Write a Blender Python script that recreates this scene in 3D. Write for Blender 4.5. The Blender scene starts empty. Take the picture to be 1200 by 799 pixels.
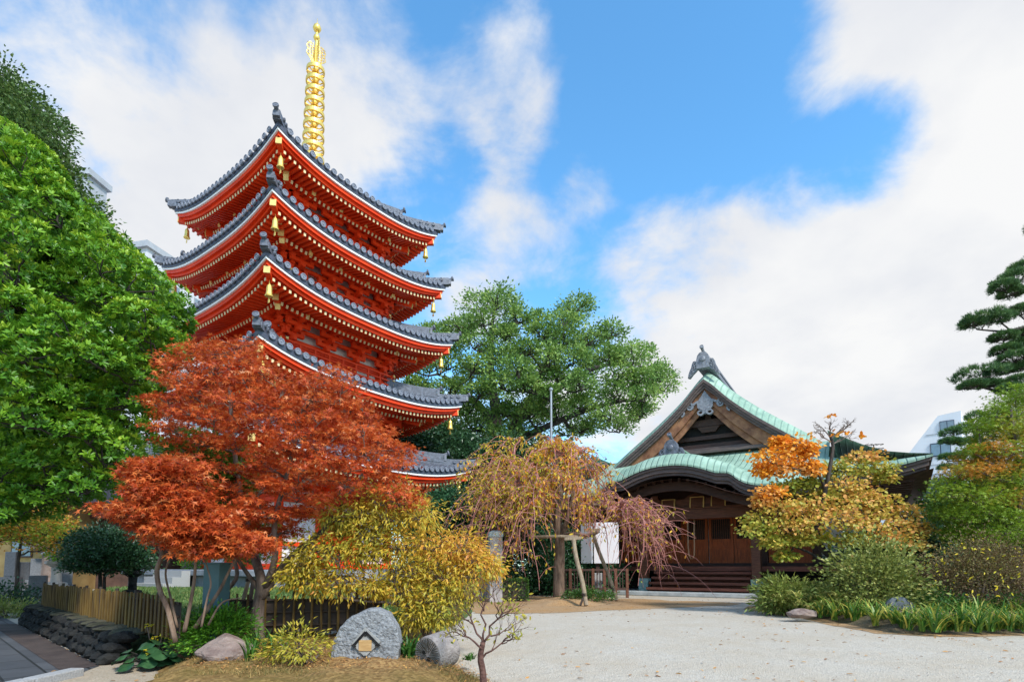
import bpy, bmesh, math, random
import numpy as np
from mathutils import Vector, Matrix, noise as mnoise

PI = math.pi
R = math.radians
rng = np.random.default_rng(7)
random.seed(7)
SC = bpy.context.scene
COL = SC.collection

# ------------------------------------------------------------------ camera
EYE = 1.05
FPX = 655.0            # focal length in pixels of the 1200 px wide photograph
PITCH = R(5.0)
PY = 606.7             # row of the principal point
cam_data = bpy.data.cameras.new('camera')
cam_data.sensor_width = 36
cam_data.sensor_fit = 'HORIZONTAL'
cam_data.lens = 36 * FPX / 1200
cam_data.shift_y = (PY - 399.5) / 1200
cam_data.clip_start = 0.1
cam_data.clip_end = 3000
cam = bpy.data.objects.new('camera', cam_data)
cam.location = (0, 0, EYE)
cam.rotation_euler = (PI / 2 + PITCH, 0, 0)
COL.objects.link(cam)
SC.camera = cam


def ray(x, y):
    u = (x - 600) / FPX
    v = (PY - y) / FPX
    return Vector((u, math.cos(PITCH) - v * math.sin(PITCH), math.sin(PITCH) + v * math.cos(PITCH)))


def at(x, y, Y):
    "point on the sight line of a photo pixel at depth Y"
    d = ray(x, y)
    return Vector((0, 0, EYE)) + d * (Y / d.y)


def gp(x, y, z=0.0):
    "point on the sight line of a photo pixel at height z"
    d = ray(x, y)
    return Vector((0, 0, EYE)) + d * ((z - EYE) / d.z)


# ------------------------------------------------------------------ world
SUN_EL, SUN_AZ = R(44), R(146)     # azimuth clockwise from +Y
sun_dir = Vector((math.sin(SUN_AZ) * math.cos(SUN_EL), math.cos(SUN_AZ) * math.cos(SUN_EL), math.sin(SUN_EL)))
world = bpy.data.worlds.new('World')
SC.world = world
world.use_nodes = True
wn, wl = world.node_tree.nodes, world.node_tree.links
wn.clear()


def wnode(t, **k):
    n = wn.new(t)
    for a, b in k.items():
        setattr(n, a, b)
    return n


def wmath(op, a, b=None, c=None, clamp=False):
    n = wnode('ShaderNodeMath', operation=op, use_clamp=clamp)
    for i, q in enumerate((a, b, c)):
        if q is None:
            continue
        if isinstance(q, (int, float)):
            n.inputs[i].default_value = q
        else:
            wl.new(q, n.inputs[i])
    return n.outputs[0]


sky = wnode('ShaderNodeTexSky', sky_type='NISHITA', sun_disc=False, sun_elevation=SUN_EL, sun_rotation=SUN_AZ)
sky.air_density = 1.0
sky.dust_density = 0.3
sky.ozone_density = 2.2
tc = wnode('ShaderNodeTexCoord')
sep = wnode('ShaderNodeSeparateXYZ')
wl.new(tc.outputs['Generated'], sep.inputs[0])
zc = wmath('MAXIMUM', sep.outputs[2], 0.0)
zz = wmath('ADD', zc, 0.32)
comb = wnode('ShaderNodeCombineXYZ')
wl.new(wmath('DIVIDE', sep.outputs[0], zz), comb.inputs[0])
wl.new(wmath('DIVIDE', sep.outputs[1], zz), comb.inputs[1])
comb.inputs[2].default_value = 3.7


def wnoise(scale, detail, rough, off=(0, 0, 0), dist=0.0):
    m = wnode('ShaderNodeMapping')
    m.inputs['Location'].default_value = off
    wl.new(comb.outputs[0], m.inputs[0])
    n = wnode('ShaderNodeTexNoise')
    n.inputs['Scale'].default_value = scale
    n.inputs['Detail'].default_value = detail
    n.inputs['Roughness'].default_value = rough
    n.inputs['Distortion'].default_value = dist
    wl.new(m.outputs[0], n.inputs['Vector'])
    return n.outputs['Fac']


def wblob(px, py, rdeg):
    "1 in one direction of the sky, falling to 0 at rdeg from it"
    d = ray(px, py).normalized()
    vm = wnode('ShaderNodeVectorMath', operation='DOT_PRODUCT')
    wl.new(tc.outputs['Generated'], vm.inputs[0])
    vm.inputs[1].default_value = d
    mr = wnode('ShaderNodeMapRange', interpolation_type='SMOOTHSTEP')
    mr.inputs['From Min'].default_value = math.cos(R(rdeg))
    mr.inputs['From Max'].default_value = 1.0
    wl.new(vm.outputs['Value'], mr.inputs['Value'])
    return mr.outputs['Result']


big = wnoise(1.7, 7, 0.55, (0.3, 1.1, 0), 0.25)
fine = wnoise(5.0, 8, 0.6, (2.0, 0.4, 0), 0.3)
mid = wnoise(3.1, 6, 0.58, (7.3, 2.2, 0), 0.5)
dens = wmath('ADD', wmath('MULTIPLY', big, 1.45), wmath('MULTIPLY', fine, 1.0))
dens = wmath('ADD', wmath('ADD', dens, wmath('MULTIPLY', mid, 1.05)), -1.50)
for px, py, r, w in [(690, 170, 27, -0.18), (640, 60, 12, -0.14), (820, 30, 15, -0.24), (905, 190, 9, -0.22), (480, 250, 9, -0.20), (130, 20, 16, -0.09), (620, 290, 8, -0.10),
                     (430, 10, 8, -0.08), (230, 90, 7, -0.05), (60, 130, 8, -0.05), (1060, 190, 5, -0.12),
                     (1120, 60, 13, 0.42), (965, 45, 6, 0.26), (960, 150, 9, -0.26), (1030, 180, 6, -0.24), (880, 100, 10, -0.18), (780, 200, 8, -0.14), (690, 215, 3.5, 0.12), (600, 110, 7, 0.14), (520, 200, 5, -0.12), (1000, 375, 24, 0.42), (540, 75, 11, 0.30), (610, 80, 8, 0.30), (420, 110, 9, 0.20), (690, 215, 4, 0.20), (845, 92, 3.5, 0.18), (150, 210, 17, 0.26), (560, 300, 10, 0.24), (600, 275, 7, 0.20),
                     (850, 310, 12, 0.24), (300, 40, 8, 0.14), (1150, 330, 17, 0.3), (640, 30, 6, 0.12)]:
    dens = wmath('ADD', dens, wmath('MULTIPLY', wblob(px, py, r), w))
low = wnode('ShaderNodeMapRange')
low.inputs['From Min'].default_value = 0.42
low.inputs['From Max'].default_value = 0.10
low.inputs['To Max'].default_value = 0.16
wl.new(sep.outputs[2], low.inputs['Value'])
dens = wmath('ADD', dens, low.outputs['Result'])
cov = wnode('ShaderNodeMapRange', interpolation_type='SMOOTHSTEP')
cov.inputs['From Min'].default_value = 0.08
cov.inputs['From Max'].default_value = 0.60
wl.new(dens, cov.inputs['Value'])
shade = wnode('ShaderNodeValToRGB')
shade.color_ramp.elements[0].position = 0.34
shade.color_ramp.elements[0].color = (7.3, 7.6, 8.25, 1)
shade.color_ramp.elements[1].position = 0.60
shade.color_ramp.elements[1].color = (9.3, 9.35, 9.4, 1)
wl.new(wmath('ADD', wmath('MULTIPLY', wnoise(2.6, 5, 0.5, (5.0, 1.4, 0)), 0.75), wmath('MULTIPLY', fine, 0.25)), shade.inputs[0])
tint = wnode('ShaderNodeMix', data_type='RGBA', blend_type='MULTIPLY')
tint.inputs['Factor'].default_value = 1.0
tint.inputs['B'].default_value = (1.8, 3.15, 3.5, 1)
wl.new(sky.outputs[0], tint.inputs['A'])
mixc = wnode('ShaderNodeMix', data_type='RGBA')
wl.new(cov.outputs['Result'], mixc.inputs['Factor'])
wl.new(tint.outputs['Result'], mixc.inputs['A'])
wl.new(shade.outputs[0], mixc.inputs['B'])
bg = wnode('ShaderNodeBackground')
bg.inputs['Strength'].default_value = 0.068
wl.new(mixc.outputs['Result'], bg.inputs['Color'])
wo = wnode('ShaderNodeOutputWorld')
wl.new(bg.outputs[0], wo.inputs['Surface'])

# ------------------------------------------------------------------ sun: bright haze of a half-overcast day
sun_data = bpy.data.lights.new('sun', 'SUN')
sun_data.energy = 3.1
sun_data.angle = R(9)
sun_data.color = (1.0, 0.955, 0.88)
sun = bpy.data.objects.new('sun', sun_data)
sun.rotation_euler = sun_dir.to_track_quat('Z', 'Y').to_euler()
sun.location = sun_dir * 60
COL.objects.link(sun)

SC.view_settings.view_transform = 'Standard'
SC.view_settings.look = 'None'
SC.view_settings.exposure = 0.58
SC.view_settings.gamma = 1.0
SC.view_settings.use_curve_mapping = False
SC.cycles.max_bounces = 8
SC.cycles.transparent_max_bounces = 4


# ------------------------------------------------------------------ helpers
def N3(v):
    v = np.asarray(v, float)
    return v / np.maximum(np.linalg.norm(v, axis=-1, keepdims=True), 1e-9)


class MB:
    "collects boxes, tubes, lathes and sheets into one mesh"

    def __init__(self):
        self.v = []
        self.f = []
        self.smooth = False

    def add(self, verts, faces):
        n = len(self.v)
        self.v.extend([tuple(map(float, p)) for p in verts])
        self.f.extend([tuple(int(i) + n for i in f) for f in faces])

    def box(self, c, size, rot=None, taper=1.0, bottom_scale=1.0):
        hx, hy, hz = size[0] / 2, size[1] / 2, size[2] / 2
        pts = []
        for z, s in ((-hz, bottom_scale), (hz, taper)):
            for x, y in ((-hx, -hy), (hx, -hy), (hx, hy), (-hx, hy)):
                pts.append(Vector((x * s, y * s, z)))
        if rot is not None:
            pts = [rot @ p for p in pts]
        c = Vector(c)
        self.add([p + c for p in pts], [(3, 2, 1, 0), (4, 5, 6, 7), (0, 1, 5, 4), (1, 2, 6, 5), (2, 3, 7, 6), (3, 0, 4, 7)])

    def beam(self, a, b, w, h, up=(0, 0, 1)):
        "a bar of section w x h from a to b"
        a, b = Vector(a), Vector(b)
        d = (b - a)
        L = d.length
        d.normalize()
        s = d.cross(Vector(up))
        if s.length < 1e-4:
            s = Vector((1, 0, 0))
        s.normalize()
        t = s.cross(d)
        m = Matrix((s, d, t)).transposed()
        self.box((a + b) / 2, (w, L, h), m)

    def tube(self, pts, rad, n=8, cap=True):
        pts = [Vector(p) for p in pts]
        if isinstance(rad, (int, float)):
            rad = [rad] * len(pts)
        ref = None
        rings = []
        for i, p in enumerate(pts):
            if i == 0:
                d = pts[1] - pts[0]
            elif i == len(pts) - 1:
                d = pts[-1] - pts[-2]
            else:
                d = pts[i + 1] - pts[i - 1]
            if d.length < 1e-9:
                d = Vector((0, 0, 1))
            d.normalize()
            if ref is None:
                ref = Vector((0, 0, 1)) if abs(d.z) < .9 else Vector((1, 0, 0))
                ref = (ref - d * ref.dot(d)).normalized()
            else:
                ref = (ref - d * ref.dot(d))
                ref = ref.normalized() if ref.length > 1e-6 else d.orthogonal().normalized()
            s = d.cross(ref)
            rings.append([p + (ref * math.cos(2 * PI * k / n) + s * math.sin(2 * PI * k / n)) * rad[i] for k in range(n)])
        vs = [q for r_ in rings for q in r_]
        fs = []
        for i in range(len(pts) - 1):
            for k in range(n):
                a, b = i * n + k, i * n + (k + 1) % n
                fs.append((a, b, b + n, a + n))
        if cap:
            fs.append(tuple(range(n - 1, -1, -1)))
            fs.append(tuple(range((len(pts) - 1) * n, len(pts) * n)))
        self.add(vs, fs)

    def lathe(self, prof, n=16, c=(0, 0, 0), rot=None):
        vs, fs = [], []
        c = Vector(c)
        for r_, z in prof:
            for k in range(n):
                p = Vector((r_ * math.cos(2 * PI * k / n), r_ * math.sin(2 * PI * k / n), z))
                if rot is not None:
                    p = rot @ p
                vs.append(p + c)
        for i in range(len(prof) - 1):
            for k in range(n):
                a, b = i * n + k, i * n + (k + 1) % n
                fs.append((a, b, b + n, a + n))
        fs.append(tuple(range(n - 1, -1, -1)))
        m = (len(prof) - 1) * n
        fs.append(tuple(range(m, m + n)))
        self.add(vs, fs)

    def grid(self, P, flip=False):
        "a sheet from an array of points [rows][cols]"
        r_, c_ = len(P), len(P[0])
        vs = [q for row in P for q in row]
        fs = []
        for i in range(r_ - 1):
            for j in range(c_ - 1):
                q = (i * c_ + j, i * c_ + j + 1, (i + 1) * c_ + j + 1, (i + 1) * c_ + j)
                fs.append(q[::-1] if flip else q)
        self.add(vs, fs)

    def poly_prism(self, pts2, z0, z1, frame=None):
        "an outline (x, y) extruded from z0 to z1; frame maps the result"
        n = len(pts2)
        vs = [Vector((p[0], p[1], z0)) for p in pts2] + [Vector((p[0], p[1], z1)) for p in pts2]
        if frame is not None:
            vs = [frame @ p for p in vs]
        fs = [tuple(range(n - 1, -1, -1)), tuple(range(n, 2 * n))]
        for i in range(n):
            j = (i + 1) % n
            fs.append((i, j, n + j, n + i))
        self.add(vs, fs)

    def build(self, name, mat, parent=None, origin=(0, 0, 0), smooth=False, bevel=0.0):
        me = bpy.data.meshes.new(name)
        o = Vector(origin)
        me.from_pydata([(p[0] - o.x, p[1] - o.y, p[2] - o.z) for p in self.v], [], self.f)
        me.update()
        if mat is not None:
            me.materials.append(mat)
        if smooth:
            me.shade_smooth()
        ob = bpy.data.objects.new(name, me)
        COL.objects.link(ob)
        if parent is not None:
            ob.parent = parent
        else:
            ob.location = o
        if bevel:
            b = ob.modifiers.new('bevel', 'BEVEL')
            b.width = bevel
            b.segments = 2
            b.limit_method = 'ANGLE'
        return ob


def tag(o, label=None, cat=None, group=None, kind=None):
    if label:
        o['label'] = label
    if cat:
        o['category'] = cat
    if group:
        o['group'] = group
    if kind:
        o['kind'] = kind
    return o


def thing(name, label, cat, loc=(0, 0, 0), rz=0.0, group=None):
    o = bpy.data.objects.new(name, None)
    o.empty_display_size = 0.3
    COL.objects.link(o)
    o.location = loc
    o.rotation_euler = (0, 0, rz)
    return tag(o, label, cat, group)


def copy_tree(o, parent=None):
    c = o.copy()
    COL.objects.link(c)
    c.parent = parent
    for ch in list(o.children):
        copy_tree(ch, c)
    return c


# ------------------------------------------------------------------ materials
def mat(name, col, rough=0.7, metal=0.0, var=0.15, scale=6.0, bump=0.0, bscale=40.0, col2=None, spec=0.4, stretch=(1, 1, 1), detail=5,
        thr=(0.35, 0.65), coat=0.0):
    "principled surface whose own colour wanders between two tones"
    m = bpy.data.materials.new(name)
    m.use_nodes = True
    nt = m.node_tree
    nd, ln = nt.nodes, nt.links
    b = nd['Principled BSDF']
    b.inputs['Roughness'].default_value = rough
    b.inputs['Metallic'].default_value = metal
    b.inputs['Specular IOR Level'].default_value = spec
    b.inputs['Coat Weight'].default_value = coat
    t = nd.new('ShaderNodeTexCoord')
    mp = nd.new('ShaderNodeMapping')
    mp.inputs['Scale'].default_value = stretch
    ln.new(t.outputs['Object'], mp.inputs[0])
    nz = nd.new('ShaderNodeTexNoise')
    nz.inputs['Scale'].default_value = scale
    nz.inputs['Detail'].default_value = detail
    nz.inputs['Roughness'].default_value = 0.6
    ln.new(mp.outputs[0], nz.inputs['Vector'])
    rp = nd.new('ShaderNodeValToRGB')
    c1 = col
    c2 = col2 if col2 else tuple(min(1, c * (1 + var)) for c in col)
    if not col2:
        c1 = tuple(c * (1 - var) for c in col)
    rp.color_ramp.elements[0].position = thr[0]
    rp.color_ramp.elements[1].position = thr[1]
    rp.color_ramp.elements[0].color = (*c1, 1)
    rp.color_ramp.elements[1].color = (*c2, 1)
    ln.new(nz.outputs['Fac'], rp.inputs[0])
    ln.new(rp.outputs[0], b.inputs['Base Color'])
    if bump:
        n2 = nd.new('ShaderNodeTexNoise')
        n2.inputs['Scale'].default_value = bscale
        n2.inputs['Detail'].default_value = 6
        ln.new(mp.outputs[0], n2.inputs['Vector'])
        bp = nd.new('ShaderNodeBump')
        bp.inputs['Strength'].default_value = bump
        bp.inputs['Distance'].default_value = 0.03
        ln.new(n2.outputs['Fac'], bp.inputs['Height'])
        ln.new(bp.outputs[0], b.inputs['Normal'])
    return m


def leaf_mat(name, cols, rough=0.45, trans=0.3, spec=0.35, gain=1.25):
    "leaf colours by the tone of each leaf: cols = [(position, colour), ...]"
    m = bpy.data.materials.new(name)
    m.use_nodes = True
    nt = m.node_tree
    nd, ln = nt.nodes, nt.links
    b = nd['Principled BSDF']
    b.inputs['Roughness'].default_value = rough
    b.inputs['Specular IOR Level'].default_value = spec
    a = nd.new('ShaderNodeAttribute')
    a.attribute_name = 'tone'
    rp = nd.new('ShaderNodeValToRGB')
    el = rp.color_ramp.elements
    while len(el) < len(cols):
        el.new(0.5)
    for e, (p, c) in zip(el, cols):
        e.position = p
        e.color = (*[min(.85, q * gain) for q in c], 1)
    ln.new(a.outputs['Fac'], rp.inputs[0])
    ln.new(rp.outputs[0], b.inputs['Base Color'])
    tr = nd.new('ShaderNodeBsdfTranslucent')
    ln.new(rp.outputs[0], tr.inputs['Color'])
    mx = nd.new('ShaderNodeMixShader')
    mx.inputs[0].default_value = trans
    ln.new(b.outputs[0], mx.inputs[1])
    ln.new(tr.outputs[0], mx.inputs[2])
    ln.new(mx.outputs[0], nd['Material Output'].inputs['Surface'])
    return m


M = {}
M['vermilion'] = mat('vermilion', (0.74, 0.044, 0.005), 0.5, col2=(0.90, 0.066, 0.010), scale=1.3, spec=0.22, detail=9)
M['white_paint'] = mat('white_paint', (0.92, 0.91, 0.89), 0.6, var=0.02)
M['plaster'] = mat('plaster', (0.78, 0.77, 0.75), 0.85, var=0.05, scale=3)
M['tile'] = mat('tile', (0.055, 0.063, 0.090), 0.42, var=0.3, scale=7, spec=0.5)
M['tile_pale'] = mat('tile_pale', (0.125, 0.135, 0.165), 0.45, var=0.35, scale=9, spec=0.5)
M['tile_disc'] = mat('tile_disc', (0.20, 0.215, 0.26), 0.5, var=0.2, scale=14)
M['gold'] = mat('gold', (0.98, 0.66, 0.17), 0.40, metal=0.75, var=0.12, scale=12)
M['gold_end'] = mat('gold_end', (0.80, 0.55, 0.19), 0.45, metal=0.25, var=0.1)
M['rafter_end'] = mat('rafter_end', (0.80, 0.62, 0.34), 0.6, var=0.06)
M['granite'] = mat('granite', (0.30, 0.30, 0.30), 0.85, col2=(0.42, 0.41, 0.40), scale=60, bump=0.4, bscale=70)
M['podium'] = mat('podium', (0.15, 0.17, 0.20), 0.75, col2=(0.24, 0.26, 0.29), scale=5, bump=0.2)
M['dark_wood'] = mat('dark_wood', (0.058, 0.028, 0.020), 0.6, var=0.35, scale=4, stretch=(1, 1, 8), bump=0.15)
M['brown_wood'] = mat('brown_wood', (0.13, 0.048, 0.025), 0.55, var=0.35, scale=4, stretch=(1, 1, 9), bump=0.15)
M['step_wood'] = mat('step_wood', (0.22, 0.072, 0.045), 0.6, var=0.3, scale=3, stretch=(1, 8, 8), bump=0.15)
M['door_wood'] = mat('door_wood', (0.36, 0.078, 0.014), 0.5, var=0.3, scale=3, stretch=(6, 6, 1), bump=0.1)
M['hafu_wood'] = mat('hafu_wood', (0.16, 0.060, 0.028), 0.6, col2=(0.36, 0.165, 0.078), scale=2.2, stretch=(1.5, 1, 1.5), bump=0.1)
M['fascia'] = mat('fascia', (0.075, 0.058, 0.055), 0.65, col2=(0.15, 0.105, 0.09), scale=3, stretch=(1, 1, 6))
M['teal'] = mat('teal', (0.065, 0.14, 0.155), 0.5, var=0.10, scale=5)
M['patina_foot'] = mat('patina_foot', (0.17, 0.30, 0.29), 0.6, col2=(0.28, 0.42, 0.40), scale=10)
M['rope'] = mat('rope', (0.45, 0.26, 0.15), 0.9, var=0.15, scale=40)
M['bark'] = mat('bark', (0.075, 0.052, 0.040), 0.9, col2=(0.20, 0.15, 0.12), scale=16, stretch=(1, 1, .25), bump=0.8, bscale=30)
M['bark_dark'] = mat('bark_dark', (0.025, 0.020, 0.017), 0.9, col2=(0.075, 0.060, 0.050), scale=10, stretch=(1, 1, .3), bump=0.8, bscale=24)
M['bark_warm'] = mat('bark_warm', (0.10, 0.060, 0.040), 0.9, col2=(0.27, 0.18, 0.125), scale=14, stretch=(1, 1, .25), bump=0.8, bscale=26)
M['twig_red'] = mat('twig_red', (0.26, 0.080, 0.062), 0.7, col2=(0.43, 0.19, 0.155), scale=9)
M['twig_grey'] = mat('twig_grey', (0.13, 0.10, 0.085), 0.8, col2=(0.26, 0.20, 0.17), scale=9)
M['twig_brown'] = mat('twig_brown', (0.060, 0.024, 0.018), 0.8, col2=(0.145, 0.070, 0.052), scale=20, bump=.5)
M['pole_wood'] = mat('pole_wood', (0.22, 0.16, 0.105), 0.85, col2=(0.36, 0.28, 0.19), scale=8, stretch=(3, 3, .6), bump=0.4)
M['bamboo'] = mat('bamboo', (0.055, 0.030, 0.008), 0.6, col2=(0.165, 0.098, 0.020), scale=4, stretch=(3, 3, .5))  # golden brown bamboo with the shade around the fence darkened into it
M['charred'] = mat('charred', (0.045, 0.030, 0.022), 0.7, var=0.3)
M['red_trim'] = mat('red_trim', (0.09, 0.032, 0.022), 0.7, var=0.3)
M['metal_grey'] = mat('metal_grey', (0.42, 0.42, 0.43), 0.4, metal=0.6, var=0.05)
M['concrete'] = mat('concrete', (0.55, 0.56, 0.58), 0.8, var=0.06, scale=2)
M['concrete_grey'] = mat('concrete_grey', (0.36, 0.38, 0.41), 0.8, var=0.08, scale=2)
M['navy'] = mat('navy', (0.045, 0.055, 0.085), 0.6, var=0.1)
M['glass'] = mat('glass', (0.16, 0.23, 0.28), 0.08, var=0.1, spec=0.9)
M['black'] = mat('black', (0.015, 0.014, 0.014), 0.8, var=0.2)
M['paper'] = mat('paper', (0.74, 0.70, 0.71), 0.7, var=0.04, scale=2)
M['paper_blue'] = mat('paper_blue', (0.66, 0.68, 0.74), 0.7, var=0.04, scale=2)
M['niche_wood'] = mat('niche_wood', (0.36, 0.20, 0.07), 0.7, col2=(0.52, 0.33, 0.14), scale=9, stretch=(1, 1, 5))


# ------------------------------------------------------------------ the pagoda
PG_S = [5.44, 5.12, 4.79, 4.50, 4.21]            # half side of each roof at its white eave lath
PG_Z = [5.63, 8.80, 11.84, 14.61, 17.34]         # height of the eave corners
PG_W = [2.75, 2.50, 2.35, 2.18, 2.02]            # half side of each storey's walls
LIFT = 0.66
PG_POS = (-9.63, 25.4, 0)
pagoda = thing('five_storey_pagoda', 'tall vermilion pagoda of five tiled roofs with a golden ringed spire', 'pagoda', PG_POS, R(8.68 - 45))


def side_frame(k):
    "local frame of one of the four sides: x along the eave, y outward"
    return Matrix.Rotation(k * PI / 2, 4, 'Z')


def lift(t):
    return LIFT * abs(t) ** 2.7


def build_tier(i):
    s, zt, w = PG_S[i], PG_Z[i], PG_W[i]
    z0 = zt - LIFT                      # mid-eave height of the white lath
    top = i == 4
    st = 0.55 if top else PG_W[i + 1] + 0.28
    rise = 2.25 if top else 0.40 * (s - st) + 0.05
    se = s + 0.06

    def zsurf(a, r):
        q = max(0.0, (se - r) / (se - st))
        t = min(1.0, abs(a) / max(r, 1e-6))
        return z0 + 0.215 + lift(t) * (1 - q) ** 1.6 + rise * (0.72 * q + 0.28 * q * q)

    base = MB()        # roof slab and the flat tiles
    tiles = MB()       # round tile rows with their end discs
    discs = MB()       # their round ends
    eave = MB()        # dark tile edge
    white = MB()
    red = MB()
    raft = MB()
    ends = MB()
    for k in range(4):
        F = side_frame(k)
        rows = []
        nq, nt_ = 9, 25
        for qi in range(nq):
            r = se + (st - se) * qi / (nq - 1)
            row = []
            for j in range(nt_):
                t = -1 + 2 * j / (nt_ - 1)
                row.append(F @ Vector((t * r, -r, zsurf(t * r, r))))
            rows.append(row)
        base.grid(rows)
        # round rows
        n = int(round(2 * se / 0.325))
        for j in range(n):
            a = -se + (j + 0.5) * 2 * se / n
            r_end = max(abs(a) + 0.10, st)
            if se - r_end < 0.12:
                continue
            pts = []
            m = 6
            for q in range(m):
                r = (se + 0.03) + (r_end - se - 0.03) * q / (m - 1)
                pts.append(F @ Vector((a, -r, zsurf(a, r) + 0.045)))
            tiles.tube(pts, 0.075, 6)
            # end disc
            c = Vector((a, -(se + 0.05), zsurf(a, se) + 0.06))
            rot = F.to_3x3() @ Matrix.Rotation(PI / 2, 3, 'X')
            discs.lathe([(0.122, -0.03), (0.122, 0.03), (0.092, 0.034), (0.084, 0.014), (0.035, 0.018), (0.03, 0.034)], 12, F @ c, rot)
        # bands along the eave
        ns = 25

        def band(mb, r0, r1, za, zb):
            for j in range(ns - 1):
                t0, t1 = -1 + 2 * j / (ns - 1), -1 + 2 * (j + 1) / (ns - 1)
                q = []
                for t in (t0, t1):
                    for r, z in ((r0, za), (r0, zb), (r1, zb), (r1, za)):
                        q.append(F @ Vector((t * r, -r, z0 + lift(t) + z)))
                mb.add(q, [(0, 4, 5, 1), (1, 5, 6, 2), (3, 7, 4, 0)])
        band(eave, se, s - .3, 0.045, 0.235)
        band(white, s + .03, s - .3, -0.045, 0.040)
        band(red, s - 0.05, s - .45, -0.20, -0.047)
        band(red, s - 0.16, s - .55, -0.33, -0.202)
        # flying rafters then base rafters
        nr = int(2 * (s - .3) / 0.215)
        L1 = 1.02
        for j in range(nr):
            a = -(s - .34) + (j + .5) * 2 * (s - .34) / nr
            for layer, (ro, ri, zo, zi, hh) in enumerate(((s - .24, s - 1.35, -.40, -.16, .115), (s - 1.12, w - .1, -.40, .18, .125))):
                if abs(a) > ro - .10:
                    continue
                rin = max(ri, abs(a) + .05)
                if ro - rin < .1:
                    continue
                to = min(1, abs(a) / s)
                zA = z0 + lift(to) * (1.0 if layer == 0 else .72) + zo
                fr = (ro - rin) / (ro - ri)
                zB = z0 + lift(to) * (1.0 if layer == 0 else .72) * (1 - .55 * fr) + zo + (zi - zo) * fr
                A, B = F @ Vector((a, -ro, zA)), F @ Vector((a, -rin, zB))
                raft.beam(A, B, .088, hh)
                d = (A - B).normalized()
                ends.beam(A - d * .012, A + d * .008, .090, hh + .002)
        # soffit boards
        for (ra, rb, za, zb, fa) in ((s - .2, s - 1.4, -.325, -.08, 1.0), (s - 1.1, w - .12, -.335, .25, .72)):
            rows = []
            for qi in range(4):
                f_ = qi / 3
                r = ra + (rb - ra) * f_
                rows.append([F @ Vector((t * r, -r, z0 + lift(t) * fa * (1 - .55 * f_) + za + (zb - za) * f_)) for t in np.linspace(-1, 1, 25)])
            red.grid(rows, flip=True)
        # beam under the flying rafters' feet and the board between the two tiers
        band(red, s - 1.08, s - 1.22, -.36, -.26)
    roof = base.build('roof', M['tile'], pagoda)
    tiles.build('round_tiles', M['tile_pale'], roof)
    discs.build('eave_tiles', M['tile_disc'], roof)
    eave.build('tile_edge', M['tile'], roof)
    white.build('white_lath', M['white_paint'], roof)
    red.build('eave_board', M['vermilion'], roof)
    raft.build('rafters', M['vermilion'], roof)
    ends.build('rafter_trim', M['rafter_end'], roof)
    # hips
    for k in range(4):
        F = side_frame(k)
        rb = MB()
        dx = Vector((1, -1, 0)).normalized()

        def hp(r, dz=0.0):
            return F @ Vector((r, -r, zsurf(r, r) + dz))
        rr = [se + .10 - (se + .10 - st) * q for q in np.linspace(0, 1, 9)]
        for (q0, ww, hh, dz) in ((0, .30, .22, .10), (0, .22, .16, .26), (3, .34, .30, .30), (3, .24, .16, .50)):
            seq = rr[q0:] if q0 else rr
            for a, b in zip(seq[:-1], seq[1:]):
                rb.beam(hp(a, dz), hp(b, dz), ww, hh)
        # demon-tile ends with their projecting discs
        for r0, dz, sc in ((se + .14, .16, .66), (rr[3] + .06, .40, .80)):
            p = hp(r0, dz)
            dF = (F @ Vector((1, -1, 0))).normalized()
            sF = Vector((0, 0, 1)).cross(dF).normalized()
            rb.poly_prism([(-.20 * sc, -.20 * sc), (.20 * sc, -.20 * sc), (.17 * sc, .06 * sc), (.09 * sc, .20 * sc), (0, .25 * sc), (-.09 * sc, .20 * sc), (-.17 * sc, .06 * sc)], -.05, .06,
                          Matrix.Translation(p) @ Matrix((sF, Vector((0, 0, 1)), dF)).transposed().to_4x4())
            tip = p + dF * .20 * sc + Vector((0, 0, .30 * sc))
            rb.tube([p - dF * .1 + Vector((0, 0, .16 * sc)), p + Vector((0, 0, .20 * sc)), p + dF * .10 * sc + Vector((0, 0, .24 * sc)), tip], [.075, .08, .085, .09], 8)
            rot = Matrix((sF, Vector((0, 0, 1)).cross(sF) * -1, dF)).transposed()
            dd = (dF + Vector((0, 0, .35))).normalized()
            uu = dd.cross(sF).normalized()
            rot = Matrix((sF, uu, dd)).transposed()
            rb.lathe([(.175 * sc, -.03), (.175 * sc, .03), (.13 * sc, .035), (.115 * sc, .018), (.04, .018), (.03, .032)], 12, tip, rot)
        # row of small discs beside the hip end
        for q in range(1, 4):
            for sg in (-1, 1):
                dF = (F @ Vector((1, -1, 0))).normalized()
                sF = Vector((0, 0, 1)).cross(dF)
                rb.lathe([(.085, -.12), (.085, .03), (.06, .035), (.05, .02)], 10, hp(se + .05 - q * .21, .22) + sF * sg * .18, Matrix((sF.cross(Vector((0, 0, 1))), Vector((0, 0, 1)), sF * sg)).transposed())
        rb.build('hip_ridge', M['tile_pale'], roof)
        # hip rafter
        hr = MB()

        def hl(r, dz):
            return F @ Vector((r, -r, z0 + LIFT * max(0, (r - w) / (s - w)) ** .9 + dz))
        hr.beam(hl(s - .10, -.34), hl(s - 1.3, -.20), .20, .24)
        hr.beam(hl(s - .95, -.52), hl(w, -.06), .20, .26)
        hr.build('hip_rafter', M['vermilion'], roof)
        for r_, dz, ww, hh in ((s - .10, -.34, .22, .26), (s - .95, -.52, .22, .28)):
            ge = MB()
            A, B = hl(r_, dz), hl(r_ - .3, dz + .03)
            d = (A - B).normalized()
            ge.beam(A - d * .02, A + d * .016, ww, hh)
            ge.build('gold_plate', M['gold_end'], roof)
        ge = MB()
        A = hl(s - .55, -.47)
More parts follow.
